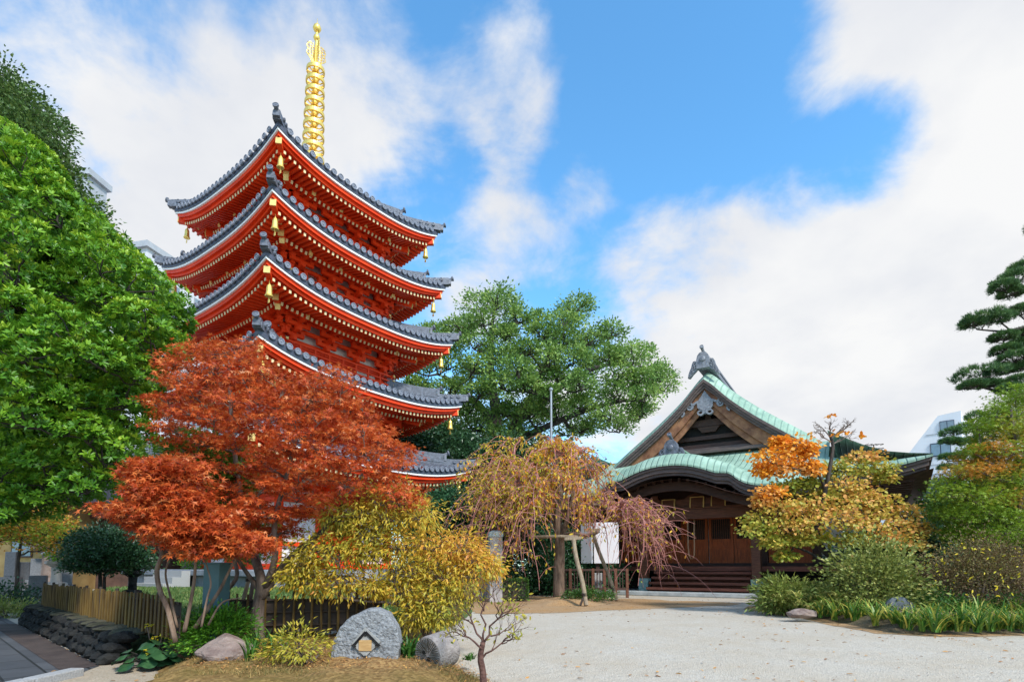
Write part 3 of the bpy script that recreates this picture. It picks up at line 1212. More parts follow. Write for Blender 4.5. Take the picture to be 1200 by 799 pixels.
M['kerb'] = mat('kerb', (.30, .33, .34), .8, col2=(.44, .46, .46), scale=4, bump=.2)
ks.build('stone_plinth', M['kerb'], hall, bevel=.03)


# ------------------------------------------------------------------ leaves, trunks, crowns
TPL = {
    'diamond': (np.array([(0, 0, 0), (.45, .30, .07), (1, 0, -.06), (.45, -.30, .07)]), [(0, 2, 1), (0, 3, 2)]),
    'oval': (np.array([(0, 0, 0), (.28, .20, .05), (.72, .17, .04), (1, 0, -.05), (.72, -.17, .04), (.28, -.20, .05), (.5, 0, -.01)]),
             [(0, 6, 2, 1), (6, 3, 2, 2), (0, 5, 4, 6), (6, 4, 3, 3)]),
    'lance': (np.array([(0, 0, 0), (.35, .16, .04), (1, 0, -.14), (.35, -.16, .04)]), [(0, 2, 1), (0, 3, 2)]),
    'broad': (np.array([(0, 0, 0), (.30, .42, .08), (.75, .36, .02), (1, 0, -.12), (.75, -.36, .02), (.30, -.42, .08)]), [(0, 3, 2, 1), (0, 5, 4, 3)]),
    'needle': (np.array([(0, -.012, 0), (0, .012, 0), (1, .008, .0), (1, -.008, 0)]), [(0, 1, 2, 3)]),
}


def _maple():
    tips = [(-100, .62), (-52, .90), (0, 1.05), (52, .90), (100, .62)]
    v = [(0, 0, 0)]
    for k, (a, r) in enumerate(tips):
        if k:
            am = (tips[k - 1][0] + a) / 2
            v.append((.30 * math.cos(R(am)), .30 * math.sin(R(am)), .02))
        v.append((r * math.cos(R(a)), r * math.sin(R(a)), -.10))
    # order: 0 centre, 1 tip0, 2 notch, 3 tip1, 4 notch, 5 tip2, 6 notch, 7 tip3, 8 notch, 9 tip4
    f = [(0, 1, 2), (0, 2, 4), (2, 3, 4), (0, 4, 6), (4, 5, 6), (0, 6, 8), (6, 7, 8), (0, 8, 9)]
    return np.array(v), f


TPL['maple'] = _maple()
TPL['oval'] = (np.array([(0, 0, 0), (.30, .17, .05), (.72, .17, .03), (1, 0, -.06), (.72, -.17, .03), (.30, -.17, .05)]), [(0, 3, 2, 1), (0, 5, 4, 3)])


def leaves(name, mat_, parent, origin, P, D, N, size, tone, tpl='diamond'):
    "one mesh of many leaves"
    T, F = TPL[tpl]
    n = len(P)
    P = np.asarray(P, float) - np.array(origin, float)
    D = N3(D)
    N = np.asarray(N, float)
    N = N3(N - D * np.sum(N * D, 1, keepdims=True))
    B = np.cross(N, D)
    S_ = np.broadcast_to(np.asarray(size, float).reshape(-1, 1, 1), (n, 1, 1))
    V = P[:, None, :] + S_ * (T[None, :, 0:1] * D[:, None, :] + T[None, :, 1:2] * B[:, None, :] + T[None, :, 2:3] * N[:, None, :])
    nv = len(T)
    k = len(F[0])
    Fa = np.array(F)
    idx = (np.arange(n)[:, None, None] * nv + Fa[None]).reshape(-1)
    nf = n * len(F)
    me = bpy.data.meshes.new(name)
    me.vertices.add(n * nv)
    me.vertices.foreach_set('co', V.reshape(-1).astype(np.float32))
    me.loops.add(nf * k)
    me.loops.foreach_set('vertex_index', idx.astype(np.int32))
    me.polygons.add(nf)
    me.polygons.foreach_set('loop_start', (np.arange(nf) * k).astype(np.int32))
    me.update(calc_edges=True)
    a = me.attributes.new('tone', 'FLOAT', 'FACE')
    a.data.foreach_set('value', np.repeat(np.clip(tone, 0, 1), len(F)).astype(np.float32))
    me.materials.append(mat_)
    ob = bpy.data.objects.new(name, me)
    COL.objects.link(ob)
    ob.parent = parent
    return ob


def rnd_dirs(n):
    return N3(rng.normal(size=(n, 3)))


def in_poly(x, y, poly):
    c = False
    j = len(poly) - 1
    for i in range(len(poly)):
        xi, yi = poly[i]
        xj, yj = poly[j]
        if (yi > y) != (yj > y) and x < (xj - xi) * (y - yi) / (yj - yi) + xi:
            c = not c
        j = i
    return c


def poly_dist(x, y, poly):
    best = 1e9
    for i in range(len(poly)):
        x0, y0 = poly[i - 1]
        x1, y1 = poly[i]
        t = max(0, min(1, ((x - x0) * (x1 - x0) + (y - y0) * (y1 - y0)) / max(1e-9, (x1 - x0) ** 2 + (y1 - y0) ** 2)))
        best = min(best, math.hypot(x - x0 - t * (x1 - x0), y - y0 - t * (y1 - y0)))
    return best


def pads_poly(poly, Y, r, spacing, flat=.8, thick=1.0, layers=2, tone=None, seed=1, edge=.55):
    "clumps filling the volume of a crown; poly = its outline in the photograph, Y = its distance, thick = half its depth"
    rr = np.random.default_rng(seed)
    xs = [p[0] for p in poly]
    ys = [p[1] for p in poly]
    out = []
    for L in range(layers):
        pts = []
        for _ in range(4000):
            x, y = rr.uniform(min(xs), max(xs)), rr.uniform(min(ys), max(ys))
            if not in_poly(x, y, poly):
                continue
            e = poly_dist(x, y, poly)
            if e < r * edge:
                continue
            if any((x - a) ** 2 + ((y - b) / max(.5, flat)) ** 2 < spacing ** 2 for a, b, _ in pts):
                continue
            pts.append((x, y, e))
        emax = max(p[2] for p in pts)
        for x, y, e in pts:
            b = math.sqrt(min(1, e / emax))
            f_ = (L / max(1, layers - 1)) * 2 - 1 if layers > 1 else 0
            dep = Y + thick * b * (f_ + rr.uniform(-.25, .25))
            s = rr.uniform(.75, 1.2)
            q = dict(c=at(x, y, dep), rx=r * s * dep / FPX, rz=r * s * flat * dep / FPX)
            q['tone'] = tone(x, y) if tone else None
            out.append(q)
    return out


def pad(x, y, Y, rx, ry, tone=None, ryd=None):
    return dict(c=at(x, y, Y), rx=rx * Y / FPX, rz=ry * Y / FPX, tone=tone, rd=(ryd or rx) * Y / FPX)


def crown_arrays(pads, clumps, per, sigma, up=.5, droop=0.0, jit=.25, shell=.8, flatclump=.6, down=-.35):
    "leaf positions, axes, normals and tones"
    P, D, N, T = [], [], [], []
    for q in pads:
        c = np.array(q['c'])
        k = clumps
        d = rnd_dirs(k * 3)
        d = d[d[:, 2] > down][:k]
        k = len(d)
        rd = q.get('rd', q['rx'])
        rad = np.array([q['rx'], rd, q['rz']])
        cc = c + d * rad * rng.uniform(shell - .25, 1.05, (k, 1))
        ct = rng.uniform(0, 1, k)
        n = per
        sg = sigma * q['rx']
        off = rng.normal(size=(k, n, 3)) * sg * np.array([1, 1, flatclump])
        pos = cc[:, None, :] + off
        out = d[:, None, :] * .8 + N3(off) * .7 + rng.normal(size=(k, n, 3)) * .45
        out[..., 2] -= droop
        nor = rng.normal(size=(k, n, 3)) * .45 + np.array([0, 0, up]) + d[:, None, :] * .4
        lo_, hi_ = q['tone'] if q.get('tone') else (0, 1)
        t = ct[:, None] * (1 - jit) + rng.uniform(0, 1, (k, n)) * jit
        P.append(pos.reshape(-1, 3))
        D.append(out.reshape(-1, 3))
        N.append(nor.reshape(-1, 3))
        T.append((lo_ + (hi_ - lo_) * t).reshape(-1))
        q['cl'] = cc
    return np.concatenate(P), np.concatenate(D), np.concatenate(N), np.concatenate(T)


def wiggle(a, b, n, amp, rr=random):
    a, b = Vector(a), Vector(b)
    L = (b - a).length
    pts = []
    for i in range(n + 1):
        t = i / n
        w = math.sin(PI * t) * amp * L
        pts.append(a.lerp(b, t) + Vector((rr.uniform(-1, 1), rr.uniform(-1, 1), rr.uniform(-.6, .8))) * w)
    return pts


def smooth_path(pts, n=5):
    "Catmull-Rom through the points"
    pts = [Vector(p) for p in pts]
    if len(pts) < 3:
        return pts
    P = [pts[0] * 2 - pts[1]] + pts + [pts[-1] * 2 - pts[-2]]
    out = []
    for i in range(1, len(P) - 2):
        for k in range(n):
            t = k / n
            a, b, c, d = P[i - 1], P[i], P[i + 1], P[i + 2]
            out.append(.5 * (2 * b + (c - a) * t + (2 * a - 5 * b + 4 * c - d) * t * t + (3 * b - a - 3 * c + d) * t ** 3))
    out.append(pts[-1])
    return out


def limbs(mb, paths, pads=(), r_limb=.03, r_twig=.008, twigs=5, sides=8, amp=.10, up_cost=1.0):
    "trunk paths = [(points, r0, r1), ...], then a branch to every clump and twigs into it"
    nodes = []
    for pts, r0, r1 in paths:
        sp_ = smooth_path(pts)
        rad = [r0 + (r1 - r0) * (i / (len(sp_) - 1)) ** .8 for i in range(len(sp_))]
        mb.tube(sp_, rad, sides)
        nodes += [(p, r) for p, r in zip(sp_[1:], rad[1:])]
    order = sorted(pads, key=lambda q: min((n[0] - q['c']).length for n in nodes)) if pads else []
    for q in order:
        c = q['c'] - Vector((0, 0, q['rz'] * .35))
        best = min(nodes, key=lambda n: (n[0] - c).length + up_cost * max(0, n[0].z - c.z))
        n_ = 5
        pts = wiggle(best[0], c, n_, amp)
        ra = min(best[1] * .75, r_limb)
        rad = [ra + (r_twig * 1.6 - ra) * i / n_ for i in range(n_ + 1)]
        mb.tube(pts, rad, 6, cap=False)
        nodes += [(p, r) for p, r in zip(pts[1:], rad[1:])]
        if twigs and 'cl' in q:
            sel = rng.choice(len(q['cl']), min(twigs, len(q['cl'])), replace=False)
            for s in sel:
                e = Vector(q['cl'][s])
                mb.tube(wiggle(pts[-2] if random.random() < .5 else pts[-1], e, 3, .12), [r_twig * 1.4, r_twig * 1.2, r_twig, r_twig * .6], 4, cap=False)


def tree(name, label, cat, base, paths, pads, bark, leafm, tpl, clumps, per, sigma, size, group=None, up=.5, droop=0.0, jit=.3, shell=.8, flatclump=.6,
         r_limb=.03, r_twig=.008, twigs=5, amp=.10, sizevar=.3, down=-.35, sides=8, up_cost=1.0):
    root = thing(name, label, cat, base, 0, group)
    P, D, N, T = crown_arrays(pads, clumps, per, sigma, up, droop, jit, shell, flatclump, down)
    tm = MB()
    limbs(tm, paths, pads, r_limb, r_twig, twigs, sides, amp, up_cost)
    tr = tm.build('trunk', bark, root, base, smooth=True)
    tr.location = (0, 0, 0)
    sz = size * rng.uniform(1 - sizevar, 1 + sizevar, len(P))
    leaves('crown', leafm, root, base, P, D, N, sz, T, tpl)
    return root


L = {}
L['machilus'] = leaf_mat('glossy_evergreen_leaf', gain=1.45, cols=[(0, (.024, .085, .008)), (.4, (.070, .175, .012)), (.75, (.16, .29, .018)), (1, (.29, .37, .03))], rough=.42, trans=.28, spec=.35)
L['oak_back'] = leaf_mat('fine_evergreen_leaf', [(0, (.035, .07, .018)), (.6, (.075, .135, .03)), (1, (.15, .20, .05))], .45, .25)
L['camphor'] = leaf_mat('camphor_leaf', gain=1.9, cols=[(0, (.035, .078, .018)), (.45, (.095, .165, .038)), (.8, (.175, .25, .06)), (1, (.25, .31, .075))], rough=.4, trans=.35)
L['maple_red'] = leaf_mat('red_maple_leaf', gain=1.15, cols=[(0, (.15, .030, .012)), (.3, (.40, .058, .016)), (.6, (.58, .115, .024)), (.85, (.68, .21, .05)), (1, (.74, .38, .20))], rough=.5, trans=.4)
L['maple_green'] = leaf_mat('green_maple_leaf', [(0, (.045, .12, .016)), (.6, (.12, .24, .03)), (.9, (.30, .38, .05)), (1, (.5, .4, .06))], .5, .4)
L['maple_mix'] = leaf_mat('turning_maple_leaf', [(0, (.085, .15, .012)), (.30, (.20, .29, .022)), (.5, (.27, .27, .03)), (.68, (.40, .20, .03)), (.85, (.52, .20, .025)), (1, (.60, .23, .03))], .5, .35)
L['yellow'] = leaf_mat('yellow_autumn_leaf', gain=1.25, cols=[(0, (.16, .19, .025)), (.25, (.36, .31, .035)), (.5, (.54, .38, .040)), (.72, (.58, .30, .035)), (.88, (.50, .19, .04)), (1, (.30, .13, .06))], rough=.45, trans=.35)
L['cherry'] = leaf_mat('cherry_autumn_leaf', [(0, (.30, .31, .03)), (.35, (.60, .40, .03)), (.7, (.68, .28, .028)), (1, (.52, .15, .04))], .5, .4)
L['persimmon'] = leaf_mat('orange_green_leaf', [(0, (.14, .22, .035)), (.25, (.34, .33, .045)), (.45, (.56, .37, .075)), (.6, (.62, .30, .10)), (.78, (.74, .33, .03)), (1, (.80, .19, .010))], .5, .3)
L['pine'] = leaf_mat('pine_needle', gain=1.7, cols=[(0, (.022, .055, .018)), (.6, (.055, .11, .030)), (1, (.11, .17, .045))], rough=.5, trans=.15)
L['conifer'] = leaf_mat('dark_conifer_leaf', [(0, (.012, .045, .018)), (.6, (.030, .095, .035)), (1, (.055, .14, .05))], .45, .2)
L['camellia'] = leaf_mat('dark_evergreen_leaf', [(0, (.014, .040, .014)), (.6, (.032, .080, .030)), (1, (.06, .125, .05))], .35, .15, .5)
L['hedge'] = leaf_mat('hedge_leaf', [(0, (.020, .055, .010)), (.6, (.05, .115, .02)), (1, (.10, .18, .03))], .45, .2)
L['bright'] = leaf_mat('bright_green_leaf', [(0, (.045, .13, .014)), (.6, (.10, .25, .02)), (1, (.20, .36, .04))], .42, .3)
L['azalea'] = leaf_mat('azalea_leaf', [(0, (.085, .11, .022)), (.5, (.19, .22, .05)), (.85, (.32, .33, .085)), (1, (.42, .27, .11))], .5, .25)
L['bamboo'] = leaf_mat('bamboo_grass_leaf', [(0, (.10, .16, .03)), (.6, (.24, .27, .06)), (1, (.50, .43, .14))], .5, .3)
L['strap'] = leaf_mat('strap_leaf', [(0, (.026, .085, .014)), (.5, (.07, .165, .022)), (.8, (.22, .28, .04)), (1, (.55, .45, .09))], .4, .3)
L['brown'] = leaf_mat('brown_shrub_leaf', [(0, (.085, .055, .030)), (.5, (.16, .105, .045)), (.85, (.18, .17, .05)), (1, (.60, .42, .03))], .6, .25)
L['fallen'] = leaf_mat('fallen_leaf', [(0, (.16, .075, .035)), (.5, (.32, .15, .05)), (1, (.5, .26, .07))], .7, .1)
L['petal'] = leaf_mat('yellow_petal', [(0, (.62, .44, .02)), (1, (.80, .60, .04))], .5, .3)
TPL['needle_wide'] = (np.array([(0, -.045, 0), (0, .045, 0), (1, .01, -.2), (1, -.01, -.2)]), [(0, 1, 2, 3)])
L['dry_grass'] = leaf_mat('dry_grass', [(0, (.06, .075, .018)), (.35, (.15, .12, .035)), (.7, (.27, .18, .06)), (1, (.40, .27, .10))], .7, .2)
L['grass'] = leaf_mat('lawn_blade', [(0, (.05, .11, .025)), (.6, (.10, .17, .045)), (1, (.20, .22, .07))], .6, .25)


def off(px, dx=0, dy=0, dz=0):
    return Vector(px) + Vector((dx, dy, dz))


# ------------------------------------------------------------------ ground
def gravel_mat(name, a, b, c, sp=260, stain=None):
    m = bpy.data.materials.new(name)
    m.use_nodes = True
    nd, ln = m.node_tree.nodes, m.node_tree.links
    bs = nd['Principled BSDF']
    bs.inputs['Roughness'].default_value = .95
    bs.inputs['Specular IOR Level'].default_value = .15
    t = nd.new('ShaderNodeTexCoord')

    def nz(scale, det, rough=.6):
        n = nd.new('ShaderNodeTexNoise')
        n.inputs['Scale'].default_value = scale
        n.inputs['Detail'].default_value = det
        n.inputs['Roughness'].default_value = rough
        ln.new(t.outputs['Object'], n.inputs['Vector'])
        return n.outputs['Fac']
    vo = nd.new('ShaderNodeTexVoronoi')
    vo.inputs['Scale'].default_value = sp / 4
    ln.new(t.outputs['Object'], vo.inputs['Vector'])
    r1 = nd.new('ShaderNodeValToRGB')
    r1.color_ramp.elements[0].color = (*a, 1)
    r1.color_ramp.elements[1].color = (*b, 1)
    r1.color_ramp.elements[0].position = .25
    r1.color_ramp.elements[1].position = .75
    ln.new(vo.outputs['Color'], r1.inputs[0])
    r2 = nd.new('ShaderNodeValToRGB')
    r2.color_ramp.elements[0].position = .38
    r2.color_ramp.elements[1].position = .66
    ln.new(nz(.9, 7, .68), r2.inputs[0])
    mx = nd.new('ShaderNodeMix')
    mx.data_type = 'RGBA'
    fm_ = nd.new('ShaderNodeMath')
    fm_.operation = 'MULTIPLY'
    fm_.inputs[1].default_value = .75
    ln.new(r2.outputs[0], fm_.inputs[0])
    ln.new(fm_.outputs[0], mx.inputs['Factor'])
    ln.new(r1.outputs[0], mx.inputs['A'])
    mx.inputs['B'].default_value = (*c, 1)
    ln.new(mx.outputs['Result'], bs.inputs['Base Color'])
    bp = nd.new('ShaderNodeBump')
    bp.inputs['Strength'].default_value = .7
    bp.inputs['Distance'].default_value = .012
    ln.new(vo.outputs['Distance'], bp.inputs['Height'])
    b2 = nd.new('ShaderNodeBump')
    b2.inputs['Strength'].default_value = .5
    b2.inputs['Distance'].default_value = .05
    ln.new(nz(6, 6), b2.inputs['Height'])
    ln.new(bp.outputs[0], b2.inputs['Normal'])
    ln.new(b2.outputs[0], bs.inputs['Normal'])
    return m


M['gravel'] = gravel_mat('gravel', (.44, .39, .32), (.55, .495, .415), (.45, .375, .28))
M['soil'] = gravel_mat('soil', (.30, .17, .075), (.44, .27, .13), (.38, .27, .17), 160)
M['moss'] = gravel_mat('mossy_soil', (.19, .10, .038), (.36, .215, .085), (.11, .095, .020), 150)
M['sand'] = gravel_mat('sandy_path', (.36, .30, .22), (.50, .42, .32), (.42, .34, .25), 300)
M['lawn'] = gravel_mat('lawn_soil', (.05, .09, .03), (.10, .15, .05), (.09, .11, .04), 200)
M['garden_soil'] = gravel_mat('garden_soil', (.10, .07, .045), (.18, .13, .085), (.13, .12, .06), 160)
g = MB()
g.add([(-900, -60, 0), (900, -60, 0), (900, 1500, 0), (-900, 1500, 0)], [(0, 1, 2, 3)])
tag(g.build('ground', M['gravel']), kind='structure')


def ragged(pts, amp, seed, n=14):
    "an outline with a natural edge"
    rr = random.Random(seed)
    out = []
    for i in range(len(pts)):
        a, b = Vector((*pts[i - 1], 0)), Vector((*pts[i], 0))
        for k in range(n):
            p = a.lerp(b, k / n)
            w = mnoise.noise(Vector((p.x * .9, p.y * .9, seed))) + .5 * mnoise.noise(Vector((p.x * 3.3, p.y * 3.3, seed)))
            out.append((p.x + w * amp, p.y + w * amp * .8))
    return out


def flat_patch(name, pts, z, m):
    s = MB()
    s.add([(x, y, z) for x, y in pts], [tuple(range(len(pts)))])
    o = s.build(name, m)
    return tag(o, kind='structure')


def heap(name, poly, h, m, edge=.7, step=.09, rough=.04, seed=3, z0=-.03, hf=None):
    "a low mound of earth over an outline"
    xs = [p[0] for p in poly]
    ys = [p[1] for p in poly]
    nx, ny = int((max(xs) - min(xs)) / step) + 1, int((max(ys) - min(ys)) / step) + 1
    s = MB()
    idx = {}
    for j in range(ny + 1):
        for i in range(nx + 1):
            x, y = min(xs) + i * step, min(ys) + j * step
            ins = in_poly(x, y, poly)
            e = poly_dist(x, y, poly)
            if not ins and e > step * 1.5:
                continue
            t = min(1, e / edge) if ins else 0
            t = t * t * (3 - 2 * t)
            w = mnoise.noise(Vector((x * 1.3, y * 1.3, seed))) * .5 + mnoise.noise(Vector((x * 4, y * 4, seed))) * .3 + mnoise.noise(Vector((x * 11, y * 11, seed))) * .12
            z = z0 + (h - z0) * t + w * rough * (.3 + t) - (0 if ins else .05)
            idx[(i, j)] = len(s.v)
            s.v.append((x, y, z))
    for (i, j) in list(idx):
        q = [(i, j), (i + 1, j), (i + 1, j + 1), (i, j + 1)]
        if all(k in idx for k in q):
            s.f.append(tuple(idx[k] for k in q))
    o = s.build(name, m, smooth=True)
    return tag(o, kind='structure')


WA, WB = Vector((-9.1, 10.4, 0)), Vector((-4.37, 6.03, 0))        # foot of the low stone wall
wd_ = (WB - WA).normalized()
wn_ = Vector((-wd_.y, wd_.x, 0))                                   # towards the garden
if wn_.y < 0:
    wn_ = -wn_
mound_poly = [(-3.45, 3.0), (-3.3, 5.0), (-3.75, 5.7), (-4.2, 6.3), (-4.4, 8.0), (-3.4, 10.5), (-1.2, 9.6), (-.75, 8.2), (-.62, 7.0), (-.42, 6.0), (-.02, 5.15), (.12, 4.3), (0, 3.0)]
heap('garden_mound', mound_poly, .215, M['moss'], .75, .05, .115, 3)
lawn_poly = [(WA.x + .35, WA.y + .35), (WB.x + .30, WB.y + .35), (-3.7, 6.6), (-2.2, 7.6), (-1.1, 9.4), (-.9, 13), (-1.4, 16.5), (-3.2, 20), (-8, 34), (-22, 34), (-15, 22), (-11.2, 14.5), (-9.6, 11.6)]
heap('lawn', lawn_poly, .34, M['lawn'], .25, .22, .03, 8)
# paved path of large slabs on the left; tree shade darkened into their colours
pm = bpy.data.materials.new('paving')
pm.use_nodes = True
nd, ln = pm.node_tree.nodes, pm.node_tree.links
t_ = nd.new('ShaderNodeTexCoord')
mp_ = nd.new('ShaderNodeMapping')
mp_.inputs['Rotation'].default_value = (0, 0, -math.atan2(wd_.y, wd_.x))
br_ = nd.new('ShaderNodeTexBrick')
br_.inputs['Scale'].default_value = 1.0
br_.inputs['Brick Width'].default_value = .62
br_.inputs['Row Height'].default_value = .34
br_.inputs['Mortar Size'].default_value = .012
br_.inputs['Color1'].default_value = (.042, .045, .052, 1)
br_.inputs['Color2'].default_value = (.085, .088, .096, 1)
br_.inputs['Mortar'].default_value = (.010, .010, .010, 1)
nz_ = nd.new('ShaderNodeTexNoise')
nz_.inputs['Scale'].default_value = 5
nz_.inputs['Detail'].default_value = 8
mr_ = nd.new('ShaderNodeMapRange')
mr_.inputs['To Min'].default_value = .65
mr_.inputs['To Max'].default_value = 1.3
ml_ = nd.new('ShaderNodeMix')
ml_.data_type = 'RGBA'
ml_.blend_type = 'MULTIPLY'
ml_.inputs['Factor'].default_value = 1
ln.new(t_.outputs['Object'], mp_.inputs[0])
ln.new(mp_.outputs[0], br_.inputs['Vector'])
ln.new(t_.outputs['Object'], nz_.inputs['Vector'])
ln.new(nz_.outputs['Fac'], mr_.inputs['Value'])
ln.new(br_.outputs['Color'], ml_.inputs['A'])
ln.new(mr_.outputs['Result'], ml_.inputs['B'])
ln.new(ml_.outputs['Result'], nd['Principled BSDF'].inputs['Base Color'])
nd['Principled BSDF'].inputs['Roughness'].default_value = .6
bp_ = nd.new('ShaderNodeBump')
bp_.inputs['Strength'].default_value = .6
bp_.inputs['Distance'].default_value = .01
bp_.invert = True
ln.new(br_.outputs['Fac'], bp_.inputs['Height'])
ln.new(bp_.outputs[0], nd['Principled BSDF'].inputs['Normal'])
kx = -4.22
pA, pB = WA - wn_ * .36, WB - wn_ * .36 + wd_ * .1
flat_patch('path', [(WA.x - 3, WA.y + 2.8), (WA.x, WA.y), (WB.x, WB.y), (kx, 5.45), (kx - .12, 4.9), (kx - .3, 2.5), (-16, 2.5), (-16, 12)], .008, pm)
M['border_stone'] = mat('border_stone', (.045, .030, .026), .8, col2=(.085, .060, .050), scale=3, bump=.3)  # brown border tone lowered to hold the same shade as the slabs
s = MB()
s.add([(WA.x - wn_.x * .34 - wd_.x * .2, WA.y - wn_.y * .34 - wd_.y * .2, .012), (WA.x, WA.y, .012), (WB.x, WB.y, .012), (pB.x + .02, pB.y + .02, .012)], [(3, 2, 1, 0)])
tag(s.build('path_border', M['border_stone']), kind='structure')
s = MB()
for k in range(7):
    a = Vector((kx + .02 - .035 * k - .006, 5.52 - k * .52, .03))
    b = Vector((kx + .02 - .035 * (k + 1), 5.52 - (k + 1) * .52 + .012, .03))
    s.beam(a, b, .14, .10)
tag(s.build('kerb', M['granite'], bevel=.01), kind='structure')
flat_patch('sandy_ground', ragged([(kx + .05, 2.0), (kx + .05, 5.5), (-4.5, 6.2), (-3.6, 6.9), (-2.6, 5.5), (-2.9, 2.0)], .05, 5), .005, M['sand'])
flat_patch('bare_earth', ragged([(-10.2, 10.6), (-13, 10.2), (-22, 13), (-22, 20), (-12.5, 18), (-12.2, 12.3)], .15, 6), .006, M['sand'])
flat_patch('soil_patch', ragged([(-.6, 12.6), (1.2, 13.0), (2.3, 13.7), (4.2, 14.6), (6.2, 15.6), (6.8, 16.4), (4.6, 18.2), (2.5, 19.6), (0, 21), (-2, 18), (-1.3, 14)], .45, 9), .005, M['soil'])
heap('cherry_mound', ragged([(.6, 15.0), (2.4, 15.0), (3.2, 16.2), (2.4, 17.8), (.9, 18.0), (.2, 16.6)], .2, 4, 5), .14, M['soil'], .9, .12, .03, 6)
isl = [gp(876, 713), gp(905, 717), gp(945, 723), gp(985, 732), gp(1030, 741), gp(1090, 744), gp(1150, 744), gp(1215, 743), gp(1330, 742)]
isl = [(p.x, p.y) for p in isl] + [(14, 11), (15, 17), (11.5, 15.8), (8.0, 16.0), (6.4, 15.2)]
heap('garden_bed', isl, .24, M['garden_soil'], .8, .14, .05, 12)
tan_edge = [(x - .18 if i < 9 else x, y - .14 if i < 9 else y) for i, (x, y) in enumerate(isl)]
flat_patch('bed_margin', ragged(tan_edge, .12, 21, 6), .0045, M['soil'])


def gz(x, y, objs):
    return .27


# ------------------------------------------------------------------ left: the big evergreen
polyA = [(-90, 100), (0, 152), (40, 165), (78, 212), (112, 258), (152, 288), (188, 328), (216, 362), (233, 392), (216, 420), (192, 440), (186, 490), (166, 530), (152, 566), (112, 588),
         (60, 592), (20, 612), (-90, 650)]
root = thing('broadleaf_evergreen', 'big glossy green evergreen filling the left edge beside the pagoda', 'tree', (-8.2, 8.3, 0))
base = Vector((-8.2, 8.3, 0))
polyA = [(x - (7 if x > 150 else 0), y) for x, y in polyA]
padsA = pads_poly(polyA, 7.9, 36, 43, .80, 1.25, 2, seed=5, edge=.42) + pads_poly(polyA, 8.6, 24, 26, .8, .3, 1, seed=77, edge=.4) + pads_poly([(x - 60, y) for x, y in polyA], 10.0, 44, 62, .8, .5, 1, seed=6)
P, D, N, T, Sz = [], [], [], [], []
for q in padsA:
    k = 118
    d = rnd_dirs(k * 2)
    d = d[d[:, 2] > -.45][:k]
    k = len(d)
    c = np.array(q['c']) + d * np.array([q['rx'], q['rx'], q['rz']]) * rng.uniform(.80, 1.06, (k, 1))
    q['cl'] = c
    ax = N3(d * .75 + np.array([0, 0, .55]) + rng.normal(size=(k, 3)) * .25)
    m = 9
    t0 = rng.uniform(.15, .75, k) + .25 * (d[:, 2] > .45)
    s1 = N3(np.cross(ax, rng.normal(size=(k, 3))))
    s2 = np.cross(ax, s1)
    a = np.arange(m) * 2.4 + rng.uniform(0, 6, (k, 1))
    tilt = rng.uniform(.35, 1.0, (k, m))
    rad = s1[:, None] * np.cos(a)[..., None] + s2[:, None] * np.sin(a)[..., None]
    dr = ax[:, None] * np.cos(tilt * 1.45)[..., None] + rad * np.sin(tilt * 1.45)[..., None]
    nr = ax[:, None] * np.sin(tilt * 1.45)[..., None] - rad * np.cos(tilt * 1.45)[..., None]
    P.append((c[:, None] + rad * .012).reshape(-1, 3))
    D.append(dr.reshape(-1, 3))
    N.append(nr.reshape(-1, 3))
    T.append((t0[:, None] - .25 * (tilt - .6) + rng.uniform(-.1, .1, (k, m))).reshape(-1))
    Sz.append(rng.uniform(.048, .092, (k, m)).reshape(-1))
tm = MB()
limbs(tm, [([base, base + Vector((.1, .1, 1.6)), base + Vector((0, .2, 3.4)), base + Vector((.3, .1, 5.5)), base + Vector((.5, 0, 7.0))], .24, .07),
           ([base + Vector((.05, .1, 1.3)), base + Vector((1.0, -.2, 2.2)), base + Vector((2.0, -.4, 2.6))], .12, .04),
           ([base + Vector((0, .2, 3.0)), base + Vector((1.3, 0, 3.8)), base + Vector((2.3, 0, 4.3))], .10, .03)], padsA, .05, .008, 4)
tm.build('trunk', M['bark_dark'], root, base, smooth=True).location = (0, 0, 0)
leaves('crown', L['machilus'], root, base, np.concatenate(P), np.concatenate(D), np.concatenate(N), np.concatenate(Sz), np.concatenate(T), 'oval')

polyA2 = [(-60, 60), (0, 78), (35, 100), (70, 140), (88, 180), (95, 225), (125, 260), (100, 300), (-60, 300)]
b = at(-60, 664, 14)
b.z = 0
tree('fine_leaved_evergreen', 'darker fine leaved tree top rising above the glossy evergreen at the left', 'tree', b,
     [([b, b + Vector((.2, 0, 4)), at(-20, 330, 14), at(20, 200, 14), at(35, 150, 14)], .3, .08)],
     pads_poly(polyA2, 14, 24, 22, .8, 1.3, 2, seed=11), M['bark_dark'], L['oak_back'], 'diamond', 30, 20, .30, .095, twigs=4, r_limb=.07, droop=.1)

